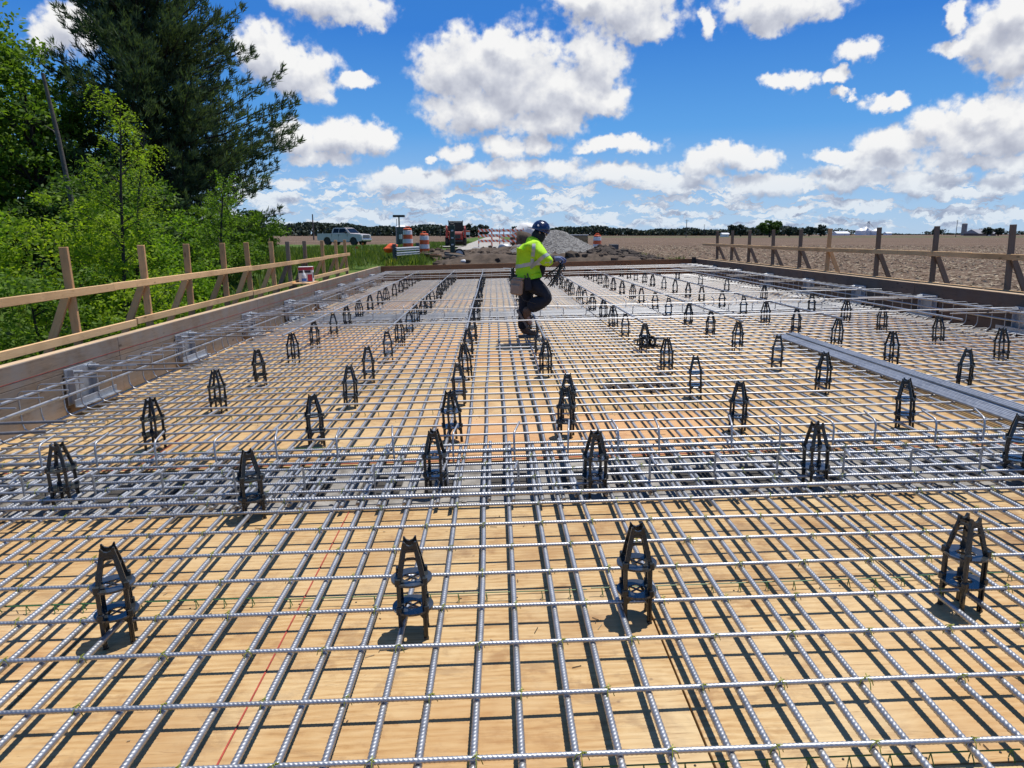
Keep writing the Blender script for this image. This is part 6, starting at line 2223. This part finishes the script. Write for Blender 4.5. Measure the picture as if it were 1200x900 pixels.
    # folds in the cloth
    for v in jk.data.vertices:
        c = v.co
        a = 0.011 * math.sin(c.z * 34 + c.x * 22 + 4 * c.y) + 0.009 * math.sin(c.x * 48 - c.z * 18 + c.y * 30)
        c.x += a * 0.8
        c.y += a
    # hood lying on the back of the neck
    m = MB().blob((0.195, 0.0, 1.450), (0.115, 0.14, 0.080), HIVIS, 9, 0.06, 3)
    link("hood", m.mesh("hood", 3.2), jk)
    # reflective tape: bands standing just proud of the cloth, found by shooting at the jacket
    from mathutils.bvhtree import BVHTree
    bv = BVHTree.FromPolygons([v.co.copy() for v in jk.data.vertices], [tuple(p.vertices) for p in jk.data.polygons])

    def ring_band(name, c, axis, w, n=36, arc=(0, 2 * pi), ref=Vector((0, -1, 0)), slope=0.0):
        axis = axis.normalized()
        a = (ref - axis * ref.dot(axis)).normalized()
        b = axis.cross(a)
        mm = MB()
        vs, fs = [], []
        cnt = 0
        for k in range(n + 1):
            th = arc[0] + (arc[1] - arc[0]) * k / n
            d = a * math.cos(th) + b * math.sin(th)
            row = []
            for j in (-1, 0, 1):
                o = c + axis * (j * w / 2 + slope * math.sin(th))
                h = bv.ray_cast(o + d * 0.6, -d, 0.6)
                p = (h[0] if h[0] is not None else o + d * 0.09) + d * 0.006
                row.append(p)
            vs += row
        for k in range(n):
            for j in range(2):
                fs.append((3 * k + j, 3 * k + j + 1, 3 * k + 4 + j, 3 * k + 3 + j))
        mm.add(vs, fs, REFTAPE)
        link(name, mm.mesh(name, 3.2), jk)
    ring_band("reflective_tape", Vector((0.065, 0, 1.115)), Vector((-0.06, 0, 1)), 0.055, slope=0.02)
    ring_band("reflective_tape", Vector((0.315, -0.252, 1.21)), Vector((0.085, -0.03, -0.13)), 0.05, 20)

    def strap(pts, w):
        mm = MB()
        vs, fs = [], []
        for p in pts:
            p = Vector(p)
            for j in (-0.5, 0.5):
                o = p + Vector((j * w, 0, 0))
                h = bv.ray_cast(o + Vector((0, -0.7, 0)), Vector((0, 1, 0)), 1.2)
                vs.append((h[0] if h[0] is not None else o + Vector((0, -0.15, 0))) + Vector((0, -0.007, 0)))
        for k in range(len(pts) - 1):
            fs.append((2 * k, 2 * k + 1, 2 * k + 3, 2 * k + 2))
        mm.add(vs, fs, REFTAPE)
        link("reflective_tape", mm.mesh("reflective_tape", 3.2), jk)
    strap([(0.185 - 0.01 * k * 0.3, 0, 1.42 - k * 0.029) for k in range(11)], 0.05)
    # helmet with brim
    M = Matrix.Translation((0.298, 0, 1.60)) @ Matrix.Rotation(0.34, 4, 'Y') @ Matrix.Rotation(-0.35, 4, 'Z') @ Matrix.Scale(0.94, 4)
    h = MB()
    h.lathe([(0.128, 0.0), (0.132, 0.012), (0.130, 0.05), (0.115, 0.10), (0.085, 0.135), (0.045, 0.152), (0.0, 0.157)], HATBLUE, 28, M @ Matrix.Diagonal((1.12, 0.98, 1, 1)), cap=False)
    for s in (-0.03, 0, 0.03):
        h.tube([(-0.10, s, 0.118), (-0.04, s, 0.152), (0.03, s, 0.157), (0.10, s, 0.122)], 0.010, HATBLUE, 6, M)
    hel = link("helmet", h.mesh("helmet", 0.9), root)
    vs, fs = [], []
    n = 28
    for k in range(n):
        th = 2 * pi * k / n
        ext = 1.0 + 0.16 + 0.42 * max(0, -math.cos(th)) ** 2      # cap worn with the peak to the rear
        for (q, zz) in ((1.0, 0.012), (ext, 0.0), (ext, -0.006), (1.0, 0.002)):
            vs.append(M @ Vector((0.143 * q * math.cos(th), 0.126 * (1 + (q - 1) * 0.7) * math.sin(th), zz)))
    for k in range(n):
        a, b = 4 * k, 4 * ((k + 1) % n)
        for j in range(4):
            fs.append((a + j, b + j, b + (j + 1) % 4, a + (j + 1) % 4))
    link("brim", MB().add(vs, fs, HATBLUE).mesh("brim", 0.9), hel)
    m = MB().box((0, 0, 0), (0.035, 0.004, 0.03), WHITEREF, M @ Matrix.Translation((-0.02, -0.118, 0.07)) @ Matrix.Rotation(-0.35, 4, 'X'))
    link("sticker", m.mesh("sticker"), hel)
    # hands in gloves: palm, four fingers curled round the bars, thumb
    for sy, (wx, wy, wz) in ((-1, (0.50, -0.15, 1.19)), (1, (0.56, 0.08, 1.19))):
        ver = [(wx - 0.05, wy, wz), (wx, wy, wz), (wx + 0.05, wy, wz - 0.002), (wx + 0.09, wy, wz - 0.006)]
        ed = [(0, 1), (1, 2), (2, 3)]
        rd = [0.040, 0.030, (0.022, 0.042), (0.018, 0.042)]
        for q in range(4):
            oy = wy + (q - 1.5) * 0.021
            L = (0.036, 0.042, 0.040, 0.032)[q]
            k = len(ver)
            ver += [(wx + 0.098, oy, wz - 0.010), (wx + 0.098 + L * 0.55, oy, wz - 0.024), (wx + 0.098 + L * 0.45, oy, wz - 0.058), (wx + 0.085, oy, wz - 0.068)]
            ed += [(3, k), (k, k + 1), (k + 1, k + 2), (k + 2, k + 3)]
            rd += [0.011, 0.0105, 0.010, 0.009]
        k = len(ver)
        ver += [(wx + 0.035, wy - sy * 0.045, wz - 0.022), (wx + 0.070, wy - sy * 0.050, wz - 0.050), (wx + 0.088, wy - sy * 0.034, wz - 0.064)]
        ed += [(1, k), (k, k + 1), (k + 1, k + 2)]
        rd += [0.013, 0.012, 0.010]
        skinned("glove", ver, ed, rd, GLOVEM, root, root=1)
        m = MB().tube([(wx - 0.15, wy - 0.03, wz - 0.015), (wx - 0.02, wy, wz)], [0.066, 0.047], NAVY, 14)
        link("cuff", m.mesh("cuff", 0.8), root)
    # boots
    def boot(M, name="boot"):
        ver = [(0.0, 0, 0.20), (0.0, 0, 0.11), (-0.015, 0, 0.06), (0.07, 0, 0.062), (0.16, 0, 0.048), (0.215, 0, 0.042)]
        ed = [(0, 1), (1, 2), (1, 3), (3, 4), (4, 5)]
        rd = [0.062, 0.058, 0.05, 0.052, 0.048, 0.036]
        b = skinned(name, ver, ed, rd, BOOTM, root, M, root=1)
        s = MB()
        out = [(-0.078, -0.034), (-0.085, 0), (-0.078, 0.034), (-0.02, 0.042), (0.06, 0.038), (0.15, 0.052), (0.22, 0.045), (0.258, 0), (0.22, -0.045), (0.15, -0.050), (0.06, -0.038), (-0.02, -0.042)]
        n = len(out)
        vs = [(x, y, -0.004) for x, y in out] + [(x, y, 0.028) for x, y in out]
        s.add(vs, [tuple(range(n))[::-1], tuple(range(n, 2 * n))] + [(k, (k + 1) % n, (k + 1) % n + n, k + n) for k in range(n)], SOLEM)
        for k in range(6):
            s.box((-0.05 + k * 0.055, 0, -0.007), (0.022, 0.07, 0.012), SOLEM)
        link("sole", s.mesh("sole", 0.5), b)
    boot(Matrix.Translation((0.02, 0.08, 0.012)) @ Matrix.Rotation(-0.12, 4, 'Z'))
    # raised right boot: toe pointing down, sole turned to the back left and a little to us
    boot(Matrix.Translation((0.052, -0.125, 0.43)) @ Matrix.Rotation(0.30, 4, 'Z') @ Matrix.Rotation(1.02, 4, 'Y') @ Matrix.Rotation(0.35, 4, 'X') @ Matrix.Translation((0, 0, -0.11)))
    # tool belt with tan pouch and black holster
    m = MB()
    nb = 28
    vs, fs = [], []
    for k in range(nb):
        th = 2 * pi * k / nb
        for (dr, zz) in ((0.0, -0.025), (0.008, -0.025), (0.008, 0.025), (0.0, 0.025)):
            vs.append((0.09 + (0.185 + dr) * math.cos(th), (0.185 + dr) * math.sin(th), 0.945 + zz))
    for k in range(nb):
        a, b = 4 * k, 4 * ((k + 1) % nb)
        for j in range(4):
            fs.append((a + j, b + j, b + (j + 1) % 4, a + (j + 1) % 4))
    m.add(vs, fs, NAVY)
    link("tool_belt", m.mesh("tool_belt", 0.7), root)
    m = MB()
    MM = Matrix.Translation((-0.075, -0.205, 0.80)) @ Matrix.Rotation(-0.5, 4, 'Z') @ Matrix.Rotation(0.12, 4, 'Y')
    m.box((0, 0, 0), (0.185, 0.085, 0.235), LEATHER, MM, b=0.022)
    m.box((0, -0.05, -0.035), (0.150, 0.035, 0.145), LEATHER, MM, b=0.014)
    m.box((0.02, 0.0, 0.128), (0.17, 0.06, 0.02), LEATHER, MM, b=0.006)
    link("tool_pouch", m.mesh("tool_pouch", 0.6), root)
    m = MB()
    MM = Matrix.Translation((0.085, -0.235, 0.835)) @ Matrix.Rotation(-0.1, 4, 'Y')
    m.box((0, 0, 0), (0.105, 0.05, 0.19), NAVY, MM, b=0.014)
    m.tube([(0.02, -0.02, 0.08), (0.012, -0.025, 0.16)], 0.011, BLACKP, 8, MM)
    m.tube([(-0.022, -0.02, 0.08), (-0.03, -0.025, 0.14)], 0.009, BLACKP, 8, MM)
    link("holster", m.mesh("holster", 0.6), root)
    m = MB()
    MM = Matrix.Translation((-0.125, 0.06, 0.99))
    m.box((0, 0, 0), (0.05, 0.06, 0.16), BLACKP, MM, b=0.012)
    m.tube([(-0.01, 0, 0.06), (-0.14, -0.01, 0.07)], 0.010, GREYMET, 7, MM)
    link("hammer_loop", m.mesh("hammer_loop", 0.6), root)
    m = MB().tube([(-0.03, -0.21, 0.70), (0.02, -0.23, 0.60), (0.16, -0.225, 0.56), (0.20, -0.235, 0.55)], 0.006, BLACKP, 6)
    link("cord", m.mesh("cord", 1.0), root)
    return root


worker()
# black wire pieces he carries, one thing each
for k, (a, b, q) in enumerate((((0.60, -0.13, 1.12), (0.38, -0.20, 0.80), 0.010), ((0.61, -0.15, 1.13), (0.44, -0.22, 0.84), 0.009), ((0.62, -0.10, 1.10), (0.42, -0.10, 0.78), 0.010), ((0.60, -0.16, 1.15), (0.33, -0.22, 0.90), 0.008), ((0.64, 0.05, 1.12), (0.46, -0.05, 0.80), 0.010), ((0.63, -0.12, 1.14), (0.36, -0.16, 0.96), 0.009))):
    m = MB()
    a, b = Vector(a), Vector(b)
    m.tube([a, a.lerp(b, 0.5) + Vector((0.012, -0.01, -0.008)), b], q, PLASTIC, 6)
    d = (b - a).normalized()
    for t_ in (0.2, 0.45, 0.7, 0.95):
        c = a.lerp(b, t_)
        m.tube([c, c + Vector((0.05, -0.02, 0.01)), c + Vector((0.062, -0.025, -0.03))], q * 0.7, PLASTIC, 5)
    o = m.build("wire_support", smooth=1.0, M=DT(0.44, 10.75, 0.088))
    tag(o, "black wire bar support in the worker's hands, %s of the bunch" % ORD[k + 1], "bar support", "bar supports held by the worker")
